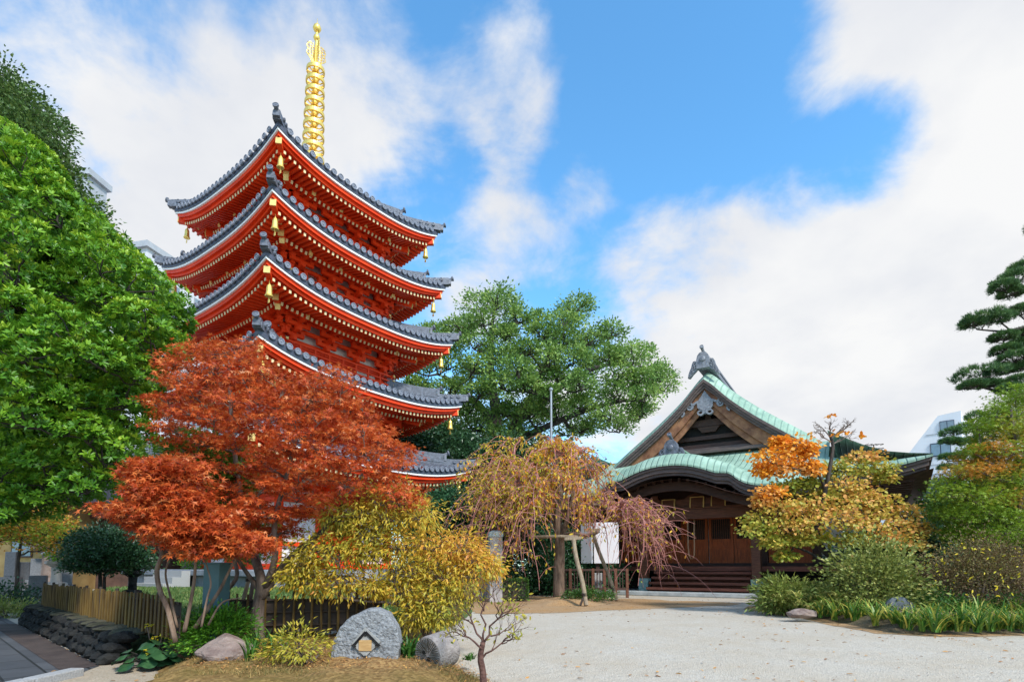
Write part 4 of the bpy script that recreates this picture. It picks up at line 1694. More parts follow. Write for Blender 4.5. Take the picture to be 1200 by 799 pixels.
# ------------------------------------------------------------------ camphor behind
polyC = [(455, 560), (470, 440), (492, 395), (503, 375), (535, 372), (548, 350), (572, 333), (590, 342), (606, 345), (618, 368), (640, 352), (662, 345), (688, 346), (690, 375), (704, 378), (728, 380), (733, 402),
         (752, 402), (775, 425), (792, 440), (786, 462), (766, 482), (755, 500), (735, 512), (700, 520), (650, 515), (560, 540)]
b = at(588, 664, 36)
b.z = 0
C36 = lambda x, y, dy=0: at(x, y, 36 + dy)
tree('camphor_tree', 'large round crowned green tree between the pagoda and the hall', 'tree', b,
     [([b, C36(589, 600), C36(586, 545), C36(583, 505), C36(579, 470), C36(575, 420), C36(577, 375)], .75, .12),
      ([C36(586, 520), C36(568, 483), C36(545, 460), C36(520, 440)], .38, .10),
      ([C36(588, 545, -.5), C36(604, 500, -1), C36(622, 468, -1.5), C36(640, 425, -1.5), C36(654, 390, -1)], .5, .10),
      ([C36(612, 490, -1), C36(655, 455, 0), C36(700, 430, 1), C36(745, 425, 1)], .3, .08),
      ([C36(600, 520, -.5), C36(640, 500, -2), C36(690, 480, -2), C36(730, 470, -2)], .3, .08),
      ([C36(590, 560, 1), C36(560, 520, 2), C36(520, 500, 2), C36(490, 490, 2)], .3, .08)],
     pads_poly(polyC, 36, 19, 27, .78, 3.8, 2, seed=3), M['bark_dark'], L['camphor'], 'diamond', 30, 26, .24, .19, twigs=6, r_limb=.14, r_twig=.03, droop=.1, shell=.8, jit=.3, down=-.2)

# ------------------------------------------------------------------ conifers and evergreens between them
for k, (poly, Y, bx, lab) in enumerate([
    ([(470, 700), (480, 600), (500, 575), (530, 565), (560, 575), (590, 560), (612, 580), (612, 640), (590, 700)], 20.5, 545, 'dark green conifer with sprays drooping beside the granite gate post'),
    ([(590, 700), (600, 640), (625, 610), (650, 620), (700, 625), (725, 660), (715, 697)], 21.5, 628, 'dense dark evergreen bush behind the weeping cherry trunk'),
    ([(455, 580), (470, 500), (500, 495), (560, 510), (620, 520), (660, 520), (690, 540), (690, 640), (480, 640)], 31, 570, 'dusky evergreen thicket tree under the big round crowned tree')]):
    b = at(bx, 664, Y)
    b.z = 0
    tree('dark_conifer' if k == 0 else 'evergreen_tree', lab, 'tree', b, [([b, at(bx, 640, Y), at(bx + 3, 600, Y), at(bx + 4, 580 if k < 2 else 520, Y)], .14, .04)],
         pads_poly(poly, Y, 21, 20, .55, 1.0 if k < 2 else 2.5, 2, seed=20 + k), M['bark_dark'], L['conifer'] if k < 2 else L['camellia'], 'diamond', 26, 26, .34,
         .10 if k < 2 else .2, droop=.45, twigs=3, r_limb=.04)

# ------------------------------------------------------------------ red maple in front of the pagoda
mb_ = gp(302, 747, .25)
Ym = mb_.y
MP = lambda x, y, d=0: at(x, y, Ym + d)
polyM = [(176, 470), (196, 440), (192, 408), (215, 398), (250, 402), (266, 394), (284, 396), (300, 412), (330, 436), (372, 436), (392, 430), (415, 455), (448, 492), (484, 535), (476, 556),
         (500, 590), (478, 604), (430, 590), (395, 600), (350, 618), (322, 640), (270, 640), (232, 622), (240, 590), (275, 565), (280, 545), (262, 532), (226, 524), (188, 504)]
padsM = pads_poly(polyM, Ym + .2, 22, 30, .30, .95, 2, seed=31, edge=.35) + [pad(x, y, Ym + d, rx, ry) for x, y, d, rx, ry in [(222, 536, .1, 22, 8), (252, 546, -.1, 24, 8), (204, 518, .2, 20, 8), (236, 518, 0, 22, 8), (262, 570, -.2, 18, 7), (178, 548, -.2, 18, 8), (292, 600, -.3, 24, 8), (330, 606, -.3, 24, 8)]]
tree('red_maple', 'spreading red leaved maple in front of the pagoda', 'tree', mb_,
     [([mb_ - Vector((0, 0, .1)), MP(302, 720), MP(304, 700), MP(306, 680), MP(298, 650, .2), MP(288, 610, .3), MP(280, 570, .3), MP(272, 500, .2), MP(268, 430, .2)], .088, .018),
      ([MP(305, 700), MP(318, 682), MP(334, 660), MP(355, 640), MP(378, 622), MP(402, 590), MP(425, 555)], .06, .015),
      ([MP(310, 690), MP(322, 655, -.2), MP(322, 610, -.3), MP(335, 560, -.3), MP(350, 500, -.3), MP(360, 460, -.3)], .045, .012),
      ([MP(303, 690), MP(290, 672), MP(272, 645, -.2), MP(255, 615, -.3)], .035, .012)],
     padsM, M['bark'], L['maple_red'], 'maple', 20, 10, .30, .046, twigs=6, r_limb=.022, r_twig=.004, up=.9, droop=.35, jit=.35, flatclump=.35, down=-.6, amp=.08)
# the green inner maple behind, between red layers
b2 = gp(248, 742, .3)
Yg = b2.y + .6
b2.y = Yg
padsG = pads_poly([(180, 570), (195, 515), (235, 500), (285, 520), (295, 560), (275, 600), (240, 615), (200, 600)], Yg + .1, 20, 20, .6, .4, 2, seed=41) + \
    pads_poly([(240, 610), (300, 600), (330, 620), (300, 665), (230, 672)], Yg + .5, 20, 26, .6, .4, 1, seed=42)
tree('green_maple', 'slender maple with yellow green leaves behind the red crown', 'tree', b2,
     [([b2, at(262, 700, Yg), at(278, 672, Yg), at(262, 630, Yg + .1), at(235, 590, Yg + .2), at(225, 560, Yg + .2)], .04, .01)],
     padsG, M['bark'], L['maple_green'], 'maple', 22, 11, .36, .055, twigs=4, r_limb=.014, r_twig=.004, up=.8, droop=.3, flatclump=.4)
# the lower, left maple with several thin crooked stems
b3 = at(222, 750, 5.5)
Y3 = b3.y
A3 = lambda x, y, d=0: at(x, y, Y3 + d)
polyL = [(114, 606), (128, 588), (158, 582), (150, 555), (166, 535), (200, 528), (232, 540), (230, 562), (240, 584), (262, 600), (300, 618), (322, 640), (290, 660), (252, 655), (226, 662), (186, 640), (150, 620)]
padsL = pads_poly(polyL, Y3 + .1, 22, 20, .42, .45, 2, seed=51)
tree('multi_stem_maple', 'low red maple on thin crooked stems behind the bamboo fence', 'tree', b3,
     [([A3(206, 752), A3(197, 715), A3(187, 690), A3(184, 668), A3(190, 650), A3(188, 640)], .024, .022),
      ([A3(208, 735, .1), A3(200, 700, .1), A3(194, 672, .1), A3(200, 650, .1)], .013, .008),
      ([A3(216, 740), A3(222, 712), A3(227, 684), A3(229, 655), A3(226, 620), A3(215, 585)], .022, .008),
      ([A3(229, 735, .2), A3(244, 712, .2), A3(258, 690, .2), A3(268, 670, .2), A3(285, 640, .2)], .026, .010),
      ([A3(236, 734, -.1), A3(243, 700, -.1), A3(247, 682, -.1), A3(240, 655, -.1)], .012, .007),
      ([A3(244, 732, .1), A3(260, 706, .1), A3(282, 700, .1)], .012, .006)],
     padsL, M['bark_warm'], L['maple_red'], 'maple', 24, 12, .32, .050, twigs=4, r_limb=.010, r_twig=.004, up=.9, droop=.35, jit=.35, flatclump=.35, down=-.6)

# ------------------------------------------------------------------ yellow shrub in the foreground
yb = gp(505, 748, .24)
Yy = yb.y
YP = lambda x, y, d=0: at(x, y, Yy + d)
pY = []
for x, y, rx, ry, tn in [(455, 588, 30, 12, (.05, .7)), (420, 600, 24, 12, (0, .6)), (488, 603, 24, 14, (.1, .8)), (395, 610, 18, 12, (0, .5)), (450, 610, 30, 14, (0, .7)),
                         (375, 640, 26, 15, (0, .6)), (355, 660, 22, 14, (0, .6)), (400, 650, 26, 16, (.05, .7)), (362, 682, 26, 12, (.05, .8)), (345, 678, 16, 9, (0, .6)), (400, 682, 26, 12, (.1, .9)),
                         (432, 650, 24, 16, (.0, .7)), (470, 640, 28, 16, (.1, .8)), (510, 640, 30, 16, (.3, 1)), (540, 640, 24, 14, (.4, 1)), (556, 655, 22, 13, (.35, 1)), (572, 664, 14, 10, (.2, .9)),
                         (480, 668, 28, 16, (.1, .8)), (515, 672, 30, 16, (.1, .8)), (550, 672, 24, 12, (.2, .9)), (470, 694, 22, 12, (.1, .8)), (500, 702, 26, 14, (0, .8)), (528, 702, 20, 13, (0, .6)),
                         (490, 722, 20, 10, (.05, .6)), (512, 722, 18, 10, (0, .6)), (440, 690, 14, 10, (.1, .8)), (540, 690, 16, 10, (.1, .6)), (430, 625, 24, 14, (.0, .6))]:
    for d in (-.24, .0, .25):
        pY.append(pad(x + rng.uniform(-4, 4), y + rng.uniform(-3, 3), Yy + d, rx, ry, tn, ryd=rx * .8))
tree('yellow_shrub', 'wide yellow leaved shrub behind the carved stone and the millstone', 'shrub', yb,
     [([yb, YP(500, 728), YP(496, 705), YP(505, 680), YP(515, 655)], .032, .010),
      ([yb + Vector((-.06, .05, 0)), YP(486, 722), YP(470, 700), YP(458, 670), YP(450, 640)], .026, .008),
      ([YP(492, 715), YP(455, 706, -.1), YP(425, 704, -.1), YP(402, 700, -.1), YP(385, 690, -.1)], .020, .008),
      ([YP(424, 704), YP(425, 690), YP(426, 670), YP(420, 645), YP(425, 615)], .018, .006),
      ([yb + Vector((.05, 0, 0)), YP(522, 715), YP(540, 692), YP(560, 672)], .020, .006),
      ([YP(510, 720), YP(518, 700), YP(530, 680)], .016, .006)],
     pY, M['bark'], L['yellow'], 'lance', 26, 10, .38, .060, twigs=14, r_limb=.010, r_twig=.0035, up=.35, droop=.75, jit=.45, shell=.7, flatclump=.8, down=-.7)

# ------------------------------------------------------------------ bare pruned tree in front
fb = gp(567, 815, .05)
Yf = fb.y + .05
FP = lambda x, y, d=0: at(x, y, Yf + d)
root = thing('pruned_tree', 'small bare branched pruned tree with a few yellow leaves in front of the gravel', 'tree', fb)
tm = MB()
LP = []


def knobby(a, b, r0, r1, depth, spread):
    pts = wiggle(a, b, 4, .10)
    tm.tube(pts, [.72 * (r0 + (r1 - r0) * i / 4) for i in range(5)], 7)
    LP.append(pts[-1])
    if depth == 0:
        return
    d = (Vector(b) - Vector(a))
    for k in range(random.choice((3, 3, 4))):
        s = pts[random.choice((2, 3, 4, 4))]
        nd_ = (d.normalized() + Vector(rnd_dirs(1)[0]) * spread + Vector((0, 0, .25))).normalized() * d.length * random.uniform(.5, .85)
        knobby(s, s + nd_, r1 * random.uniform(.7, .95), r1 * .45, depth - 1, spread)


tm.tube(smooth_path([fb - Vector((0, 0, .1)), FP(566, 790), FP(563, 770), FP(566, 752)]), [.027, .027, .026, .030, .028, .027, .026, .026, .026, .025, .024, .024, .023, .022, .021, .020][:16], 9)
for (x0, y0, x1, y1, r) in [(566, 755, 552, 725, .014), (565, 760, 546, 745, .013), (566, 752, 566, 712, .013), (567, 752, 586, 722, .014), (564, 772, 589, 752, .013), (553, 728, 545, 706, .009),
                            (567, 716, 562, 696, .008), (585, 724, 597, 716, .009), (588, 754, 598, 750, .008), (548, 746, 532, 740, .009), (584, 726, 580, 704, .008), (575, 745, 596, 738, .009)]:
    knobby(FP(x0, y0, random.uniform(-.05, .05)), FP(x1, y1, random.uniform(-.15, .15)), r, r * .6, 3, .8)
tm.build('trunk', M['twig_brown'], root, fb, smooth=True).location = (0, 0, 0)
LP = [p for p in LP]
pts = []
for x, y, n in [(528, 722, 16), (520, 716, 10), (545, 705, 12), (566, 700, 10), (588, 712, 16), (597, 705, 10), (555, 730, 8), (578, 740, 6), (598, 745, 6), (540, 742, 8)]:
    for _ in range(n):
        pts.append(FP(x + random.gauss(0, 6), y + random.gauss(0, 5), random.gauss(0, .08)))
pts += [p + Vector((0, 0, 0)) for p in LP[::3]]
P = np.array([tuple(p) for p in pts])
leaves('crown', L['yellow'], root, fb, P, rng.normal(size=P.shape) + [0, 0, -.5], rng.normal(size=P.shape) + [0, 0, .6], rng.uniform(.028, .05, len(P)), rng.uniform(0, .4, len(P)), 'oval')

# ------------------------------------------------------------------ weeping cherry
cb = gp(655, 699, .12)
Yc = cb.y
CP = lambda x, y, d=0: at(x, y, Yc + d)
root = thing('weeping_cherry', 'weeping cherry with hanging pinkish twigs and orange leaves in front of the hall', 'tree', cb)
tm = MB()
mains = [([cb - Vector((0, 0, .15)), CP(655, 670), CP(656, 640), CP(654, 610), CP(656, 580), CP(652, 550), CP(650, 525)], .20, .07),
         ([CP(656, 640), CP(664, 610, -.3), CP(672, 575, -.6), CP(668, 540, -.8)], .09, .05),
         ([CP(655, 622), CP(640, 590, .3), CP(620, 560, .5), CP(600, 545, .6)], .08, .04),
         ([CP(656, 600), CP(676, 592, -.6), CP(700, 592, -1.0), CP(725, 600, -1.3)], .08, .04),
         ([CP(655, 630), CP(668, 625, -.8), CP(690, 627, -1.4), CP(702, 622, -1.6)], .06, .05),
         ([CP(654, 590), CP(635, 575, -.8), CP(612, 572, -1.2)], .06, .03)]
nodes = []
for pts, r0, r1 in mains:
    sp_ = smooth_path(pts)
    tm.tube(sp_, [r0 + (r1 - r0) * i / (len(sp_) - 1) for i in range(len(sp_))], 9)
    nodes += sp_[len(sp_) // 3:]
tm.build('trunk', M['bark_warm'], root, cb, smooth=True).location = (0, 0, 0)
tw = MB()
LPt, LDt, LTt = [], [], []
# (end of the arch, lowest reach, how many)
tips = []
for _ in range(78):
    a = rng.uniform(0, 2 * PI)
    rr_ = math.sqrt(rng.uniform(.06, 1))
    tips.append((638 + 70 * rr_ * math.cos(a), rng.uniform(499, 572) + 28 * rr_ ** 2, rr_ * math.sin(a) * 1.9, rng.uniform(18, 80) * (.40 + .60 * rr_)))
for _ in range(26):
    tips.append((rng.uniform(722, 764), rng.uniform(585, 618), rng.uniform(-2.2, -.6), rng.uniform(35, 74)))
for _ in range(12):
    tips.append((rng.uniform(562, 605), rng.uniform(530, 585), rng.uniform(-1.3, 1.3), rng.uniform(50, 110)))
for _ in range(9):
    tips.append((rng.uniform(676, 722), rng.uniform(578, 600), rng.uniform(-1.6, -.2), rng.uniform(12, 30)))
for _ in range(24):
    tips.append((rng.uniform(575, 648), rng.uniform(556, 600), rng.uniform(-1.4, .6), rng.uniform(55, 105)))
for (x, y, dd, drop) in tips:
    e = CP(x, y, dd)
    s = min(nodes, key=lambda p: (p - e).length + .6 * abs(p.z - e.z + .1) * (p.z > e.z))
    mid = s.lerp(e, .5) + Vector((0, 0, .22 * (e - s).length * .9))
    out = Vector((e.x - cb.x, e.y - cb.y, 0))
    out = out.normalized() if out.length > .1 else Vector((1, 0, 0))
    dz = drop * Yc / FPX
    sw = Vector((rng.normal(), rng.normal(), 0)) * .22 * dz
    arch = smooth_path([s, mid, e, e + out * dz * .24 + sw * .5 - Vector((0, 0, dz * .34)), e + out * dz * .36 + sw - Vector((0, 0, dz))], 6)
    n = len(arch)
    wv = Vector(rnd_dirs(1)[0]) * .05
    arch = [p + wv * math.sin(i * .9) for i, p in enumerate(arch)]
    tw.tube(arch, [.030 * (1 - i / n) + .006 for i in range(n)], 5, cap=False)
    # hanging side twigs
    for k in range(13):
        i = int(rng.integers(n // 4, n - 1))
        p = arch[i]
        ln_ = rng.uniform(.25, .95) * (0.5 + dz * .45)
        o2 = Vector((rng.normal(), rng.normal(), rng.normal() * .5)) * .46 + out * .22
        fall = rng.uniform(.15, .85)
        tp = [p, p + o2 * ln_ * .45 + Vector((0, 0, .05)), p + o2 * ln_ * .9 - Vector((0, 0, ln_ * .38 * fall)), p + o2 * ln_ * 1.15 - Vector((0, 0, ln_ * fall))]
        tp = smooth_path(tp, 3)
        tw.tube(tp, [.0085 - .0045 * q / (len(tp) - 1) for q in range(len(tp))], 3, cap=False)
        dens_ = .85 if x < 680 else .30
        hi_ = max(0, min(1, (p.z - 1.6) / 3.0))
        for q in range(1, len(tp)):
            for _r in range(2):
                if rng.uniform() < dens_ * (.18 + .72 * hi_):
                    LPt.append(tuple(tp[q].lerp(tp[q - 1], rng.uniform()) + Vector((rng.normal() * .02, rng.normal() * .02, 0))))
                    LTt.append(rng.uniform(0, .4) if rng.uniform() < (.75 if x < 640 or hi_ < .3 else .3) else rng.uniform(.25, 1))
tw.build('twigs', M['twig_red'], root, cb).location = (0, 0, 0)
P = np.array(LPt)
leaves('crown', L['cherry'], root, cb, P, rng.normal(size=P.shape) * .6 + [0, 0, -.9], rng.normal(size=P.shape), rng.uniform(.075, .14, len(P)), np.array(LTt), 'oval')

# wooden crutches that carry the old cherry
for (x0, y0, x1, y1, z, lab) in [(672, 632, 687, 709, .03, 'leaning grey wooden crutch nearest the cherry trunk on its right'),
                                 (694, 622, 723, 703, .03, 'forked foot wooden crutch leaning under the cherry in front of the white board'),
                                 (630, 606, 613, 690, .03, 'thin wooden crutch leaning left of the cherry trunk by the hedge')]:
    f_ = gp(x1, y1, z)
    root = thing('wooden_crutch', lab, 'prop', f_, 0, 'props under the weeping cherry')
    t = at(x0, y0, f_.y + .5)
    s = MB()
    s.tube(smooth_path([f_, f_.lerp(t, .35) + Vector((.02, 0, 0)), f_.lerp(t, .7) - Vector((.02, 0, 0)), t]), .06, 9)
    s.build('pole', M['pole_wood'], root, f_).location = (0, 0, 0)
    s = MB()
    s.beam(t + Vector((-.25, 0, .02)), t + Vector((.25, 0, .05)), .08, .08)
    s.build('cross_piece', M['pole_wood'], root, f_).location = (0, 0, 0)
    s = MB()
    for k in range(4):
        q = f_.lerp(t, .14 + .012 * k)
        s.lathe([(.07, -.008), (.078, 0), (.07, .008)], 9, q)
    s.tube([f_.lerp(t, .15), f_ + Vector((-.16, -.02, 0))], .03, 6)
    s.build('tied_foot', M['charred'], root, f_).location = (0, 0, 0)
a, b = CP(622, 629, -.7), CP(688, 629, -1.2)
s = MB()
s.tube([a, a.lerp(b, .5) + Vector((0, 0, .02)), b], .05, 8)
o = s.build('support_rail', M['pole_wood'], None, a, smooth=True)
tag(o, 'horizontal wooden rail tied across the cherry trunk', 'prop')

# ------------------------------------------------------------------ right: sculpted tree with orange top
tb = gp(1000, 708, .2)
Yt = 12.9
tb = at(1000, 700, Yt)
tb.z = .18
TP = lambda x, y, d=0: at(x, y, Yt + d)
pT = []
OR, PE, GR, YG = (.68, 1), (.15, .72), (0, .3), (.02, .5)
for x, y, rx, ry, tn, d in [(905, 538, 19, 13, OR, -.2), (930, 522, 20, 9, OR, 0), (920, 536, 20, 10, OR, .2), (945, 530, 10, 7, (.6, 1), .1), (893, 552, 10, 9, OR, -.1), (915, 552, 18, 10, (.45, .9), -.1), (942, 545, 14, 8, (.55, 1), .1), (952, 552, 10, 6, (.5, .9), 0), (915, 518, 9, 5, OR, 0),
                            (903, 578, 14, 9, (.5, .95), -.4), (893, 588, 9, 8, (.35, .9), -.4), (1000, 548, 24, 11, YG, .5), (1025, 552, 20, 11, YG, .5), (975, 552, 16, 10, YG, .4), (1038, 560, 11, 7, (.05, .6), .4), (1010, 537, 18, 6, (.3, .75), .5),
                            (925, 572, 16, 8, GR, .2), (945, 568, 14, 9, GR, .3), (985, 572, 22, 9, PE, .1), (1010, 580, 20, 7, PE, .2), (965, 580, 15, 7, (0, .5), .2),
                            (895, 610, 20, 10, (.05, .55), -.5), (912, 598, 20, 9, PE, -.5), (940, 596, 24, 10, PE, -.3), (972, 594, 26, 9, PE, -.2), (1005, 590, 26, 9, PE, -.1), (1035, 594, 24, 10, PE, 0), (1058, 606, 20, 11, PE, 0), (1072, 622, 14, 10, PE, 0),
                            (925, 618, 24, 10, PE, -.6), (955, 615, 26, 11, PE, -.6), (990, 612, 28, 12, PE, -.6), (1025, 614, 26, 12, PE, -.4), (1050, 626, 22, 12, PE, -.3), (885, 622, 16, 8, (0, .5), -.5), (905, 636, 16, 8, YG, -.5), (935, 634, 16, 8, YG, -.4),
                            (1035, 634, 22, 10, PE, -.5), (1065, 638, 16, 9, PE, -.3), (1000, 634, 18, 8, (0, .5), -.4), (960, 634, 14, 7, YG, -.3), (920, 652, 10, 5, YG, -.4)]:
    pT.append(pad(x, y, Yt + d, rx, ry, tn))
root = tree('sculpted_orange_tree', 'sculpted tree with a vivid orange clump and peach pads before the hall', 'tree', tb,
            [([tb, TP(996, 672), TP(986, 656), TP(972, 650), TP(962, 640), TP(956, 622), TP(962, 600), TP(967, 575), TP(973, 545), TP(976, 522), TP(972, 508)], .11, .03),
             ([TP(967, 574), TP(962, 560), TP(950, 552), TP(935, 550, -.1), TP(915, 545, -.1)], .045, .015),
             ([TP(986, 656), TP(972, 662, -.2), TP(950, 648, -.3), TP(930, 640, -.4), TP(905, 632, -.4)], .05, .015),
             ([TP(962, 638), TP(945, 625, -.3), TP(920, 626, -.4), TP(900, 618, -.4)], .045, .015),
             ([TP(994, 668), TP(1015, 650, -.2), TP(1035, 630, -.2), TP(1060, 615, -.1)], .06, .02)],
            pT, M['bark_dark'], L['persimmon'], 'broad', 32, 10, .27, .076, twigs=5, r_limb=.03, r_twig=.008, up=.8, droop=.3, jit=.45, flatclump=.5, down=-.45)
tw = MB()


def bare(a, d, ln_, r, depth):
    b_ = a + d * ln_
    pts = wiggle(a, b_, 3, .12)
    tw.tube(pts, [r, r * .9, r * .8, r * .7], 5, cap=False)
    if depth:
        for _ in range(3):
            nd_ = (d + Vector(rnd_dirs(1)[0]) * .75).normalized()
            bare(pts[int(rng.integers(1, 4))], nd_, ln_ * random.uniform(.5, .75), r * .62, depth - 1)


for x0, y0, x1, y1 in [(973, 512, 958, 495), (974, 515, 990, 498), (976, 520, 1000, 508), (972, 508, 976, 488), (974, 518, 955, 508), (985, 505, 1004, 492)]:
    a, e = TP(x0, y0), TP(x1, y1, random.uniform(-.3, .3))
    bare(a, (e - a).normalized(), (e - a).length * .62, .016, 3)
tw.build('bare_twigs', M['twig_grey'], root, tb).location = (0, 0, 0)
pts = [(976, 486), (978, 488), (968, 487), (976, 507), (980, 509), (984, 506), (990, 505), (1009, 510), (1010, 512), (998, 506), (972, 510)]
P = np.array([tuple(TP(x + random.gauss(0, 1), y + random.gauss(0, 1))) for x, y in pts for _ in range(3)])
leaves('last_leaves', L['persimmon'], root, tb, P, rng.normal(size=P.shape) + [0, 0, -.5], rng.normal(size=P.shape), rng.uniform(.08, .11, len(P)), rng.uniform(.75, 1, len(P)), 'broad')

# ------------------------------------------------------------------ right: turning maple
ib = at(1195, 690, 12.2)
ib.z = .18
pI = []
for x, y, rx, ry, tn, d in [(1172, 470, 26, 9, (0, .35), .4), (1195, 462, 20, 8, (0, .35), .2), (1150, 490, 18, 10, (0, .35), .3), (1180, 490, 24, 10, (.15, .6), 0), (1205, 492, 22, 10, (.2, .6), -.2),
                            (1140, 508, 16, 9, (0, .35), .2), (1165, 508, 22, 10, (.3, .65), 0), (1195, 512, 26, 10, (.25, .6), -.3), (1128, 528, 16, 9, (.1, .5), .1), (1150, 532, 22, 9, (.5, .9), -.2),
                            (1180, 532, 26, 10, (.2, .6), -.3), (1205, 535, 22, 12, (.1, .5), -.4), (1118, 550, 18, 10, (.35, .8), 0), (1145, 552, 24, 9, (.55, .95), -.3), (1175, 556, 24, 10, (.3, .7), -.4), (1200, 560, 22, 10, (0, .4), -.4),
                            (1108, 574, 16, 10, (0, .4), 0), (1130, 576, 24, 10, (.05, .45), -.3), (1160, 578, 26, 10, (.1, .6), -.5), (1192, 582, 26, 10, (.3, .85), -.5), (1105, 598, 16, 10, (0, .35), 0), (1130, 602, 24, 10, (0, .35), -.3),
                            (1160, 604, 26, 10, (0, .45), -.5), (1190, 606, 26, 10, (.0, .4), -.5), (1112, 622, 18, 9, (0, .3), -.1), (1140, 626, 24, 9, (0, .35), -.4), (1175, 628, 26, 9, (0, .35), -.5), (1205, 630, 22, 9, (0, .3), -.5)]:
    for dd in (0, .45, .9):
        pI.append(pad(x + (14 if y < 545 else 4) + rng.uniform(-9, 9), y + rng.uniform(-7, 7), 12.2 + d + dd, rx * rng.uniform(.7, 1.15), ry * rng.uniform(.8, 1.4), tn))
tree('turning_maple', 'maple turning from green to orange at the right edge', 'tree', ib,
     [([ib, at(1195, 660, 12.2), at(1190, 620, 12.2), at(1198, 570, 12.2), at(1190, 520, 12.2), at(1185, 480, 12.3)], .09, .02),
      ([at(1190, 625, 12.2), at(1160, 600, 12), at(1130, 580, 12)], .04, .01),
      ([at(1198, 570, 12.2), at(1165, 545, 12.1), at(1140, 530, 12.2)], .04, .01)],
     pI, M['bark'], L['maple_mix'], 'maple', 32, 10, .34, .062, twigs=4, r_limb=.02, r_twig=.006, up=.9, droop=.3, jit=.4, flatclump=.4, down=-.5)

for k_, (poly, Y, bx, lm, lab) in enumerate([
    ([(1085, 700), (1085, 600), (1110, 570), (1150, 560), (1200, 545), (1260, 540), (1330, 560), (1330, 700)], 17.5, 1180, 'hedge', 'dense green tree behind the turning maple at the right edge'),
    ([(985, 700), (985, 640), (1010, 625), (1050, 615), (1085, 600), (1110, 620), (1110, 700)], 15.6, 1060, 'camellia', 'dark evergreen between the hall corner and the turning maple')]):
    b_ = at(bx, 664, Y)
    b_.z = 0
    tree('evergreen_tree', lab, 'tree', b_, [([b_, at(bx, 640, Y), at(bx + 3, 600, Y)], .14, .04)],
         pads_poly(poly, Y, 20, 22, .7, .9, 2, seed=90 + k_), M['bark_dark'], L[lm], 'diamond', 30, 24, .34, .11, droop=.2, twigs=3, r_limb=.04)

# ------------------------------------------------------------------ cloud-pruned pines
def pine(name, label, base, paths, padl, tuft=.11, dens=230):
    root = thing(name, label, 'pine tree', base)
    P, D, N, T = [], [], [], []
    for q in padl:
        k = int(dens)
        d = rnd_dirs(k * 3)
        d = d[d[:, 2] > -.25][:k]
        k = len(d)
        rd = q.get('rd', q['rx'])
        lump = np.array([mnoise.noise(Vector((v[0] * 2.2, v[1] * 2.2, v[2] * 2.2 + q['c'].x))) for v in d])
        c = np.array(q['c']) + d * np.array([q['rx'], rd, q['rz']]) * (rng.uniform(.7, 1.0, (k, 1)) + .18 * lump[:, None])
        q['cl'] = c
        ax = N3(d * .5 + np.array([0, 0, .75]) + rng.normal(size=(k, 3)) * .2)
        m = 16
        dr = ax[:, None] + rng.normal(size=(k, m, 3)) * .48
        P.append(np.repeat(c, m, 0))
        D.append(dr.reshape(-1, 3))
        N.append(rng.normal(size=(k * m, 3)))
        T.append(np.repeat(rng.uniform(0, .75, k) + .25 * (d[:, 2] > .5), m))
    tm = MB()
    limbs(tm, paths, padl, .05, .010, 6, 9)
    tm.build('trunk', M['bark_dark'], root, base, smooth=True).location = (0, 0, 0)
    P = np.concatenate(P)
    leaves('crown', L['pine'], root, base, P, np.concatenate(D), np.concatenate(N), tuft * rng.uniform(.8, 1.2, len(P)), np.concatenate(T), 'pineblade')
    return root


TPL['pineblade'] = (np.array([(0, -.045, 0), (0, .045, 0), (1, .02, 0), (1, -.02, 0)]), [(0, 1, 2, 3)])
Yp = 15.5
pb = at(1245, 664, Yp)
pb.z = .1
PP = lambda x, y, d=0: at(x, y, Yp + d)
pl = [pad(x, y, Yp + d, rx, ry) for x, y, rx, ry, d in [(1190, 328, 22, 9, 0), (1176, 338, 14, 8, -.2), (1200, 316, 16, 8, .2), (1186, 345, 14, 5, 0), (1154, 376, 26, 9, 0), (1140, 380, 12, 6, 0), (1172, 374, 14, 8, .2),
                                                          (1196, 367, 14, 9, .2), (1176, 396, 14, 5, 0), (1198, 392, 12, 6, .2), (1178, 412, 15, 6, 0), (1196, 405, 14, 6, .3), (1190, 421, 18, 8, -.2), (1148, 440, 28, 9, 0),
                                                          (1172, 436, 16, 8, .2), (1140, 453, 14, 5, -.1), (1160, 452, 12, 5, 0), (1196, 432, 12, 7, 0), (1195, 450, 18, 10, -.2), (1182, 458, 12, 7, -.3),
                                                          (1235, 300, 30, 12, 0), (1250, 345, 34, 12, .5), (1240, 390, 30, 12, 0), (1260, 430, 34, 12, .4), (1230, 470, 24, 10, 0), (1225, 265, 20, 10, 0)]]
pine('cloud_pruned_pine', 'tall cloud pruned pine with flat needle pads at the right edge', pb,
     [([pb, PP(1240, 600), PP(1228, 520), PP(1236, 470), PP(1222, 420), PP(1232, 360), PP(1222, 300), PP(1228, 270)], .26, .06),
      ([PP(1236, 472), PP(1205, 464), PP(1185, 462), PP(1168, 458), PP(1145, 452)], .10, .03),
      ([PP(1224, 425), PP(1200, 415), PP(1180, 415)], .05, .02),
      ([PP(1230, 380), PP(1200, 384), PP(1175, 388), PP(1145, 386)], .06, .02),
      ([PP(1224, 330), PP(1200, 340), PP(1185, 345)], .05, .02)], pl)
Yq = 21
qb = at(1150, 664, Yq)
qb.z = 0
pl = [pad(x, y, Yq, rx, ry) for x, y, rx, ry in [(1117, 508, 14, 6), (1130, 504, 10, 7), (1112, 518, 9, 4), (1122, 519, 9, 4), (1110, 537, 8, 4), (1108, 549, 6, 3), (1122, 536, 8, 5), (1140, 520, 14, 8), (1150, 545, 16, 8), (1145, 490, 12, 7)]]
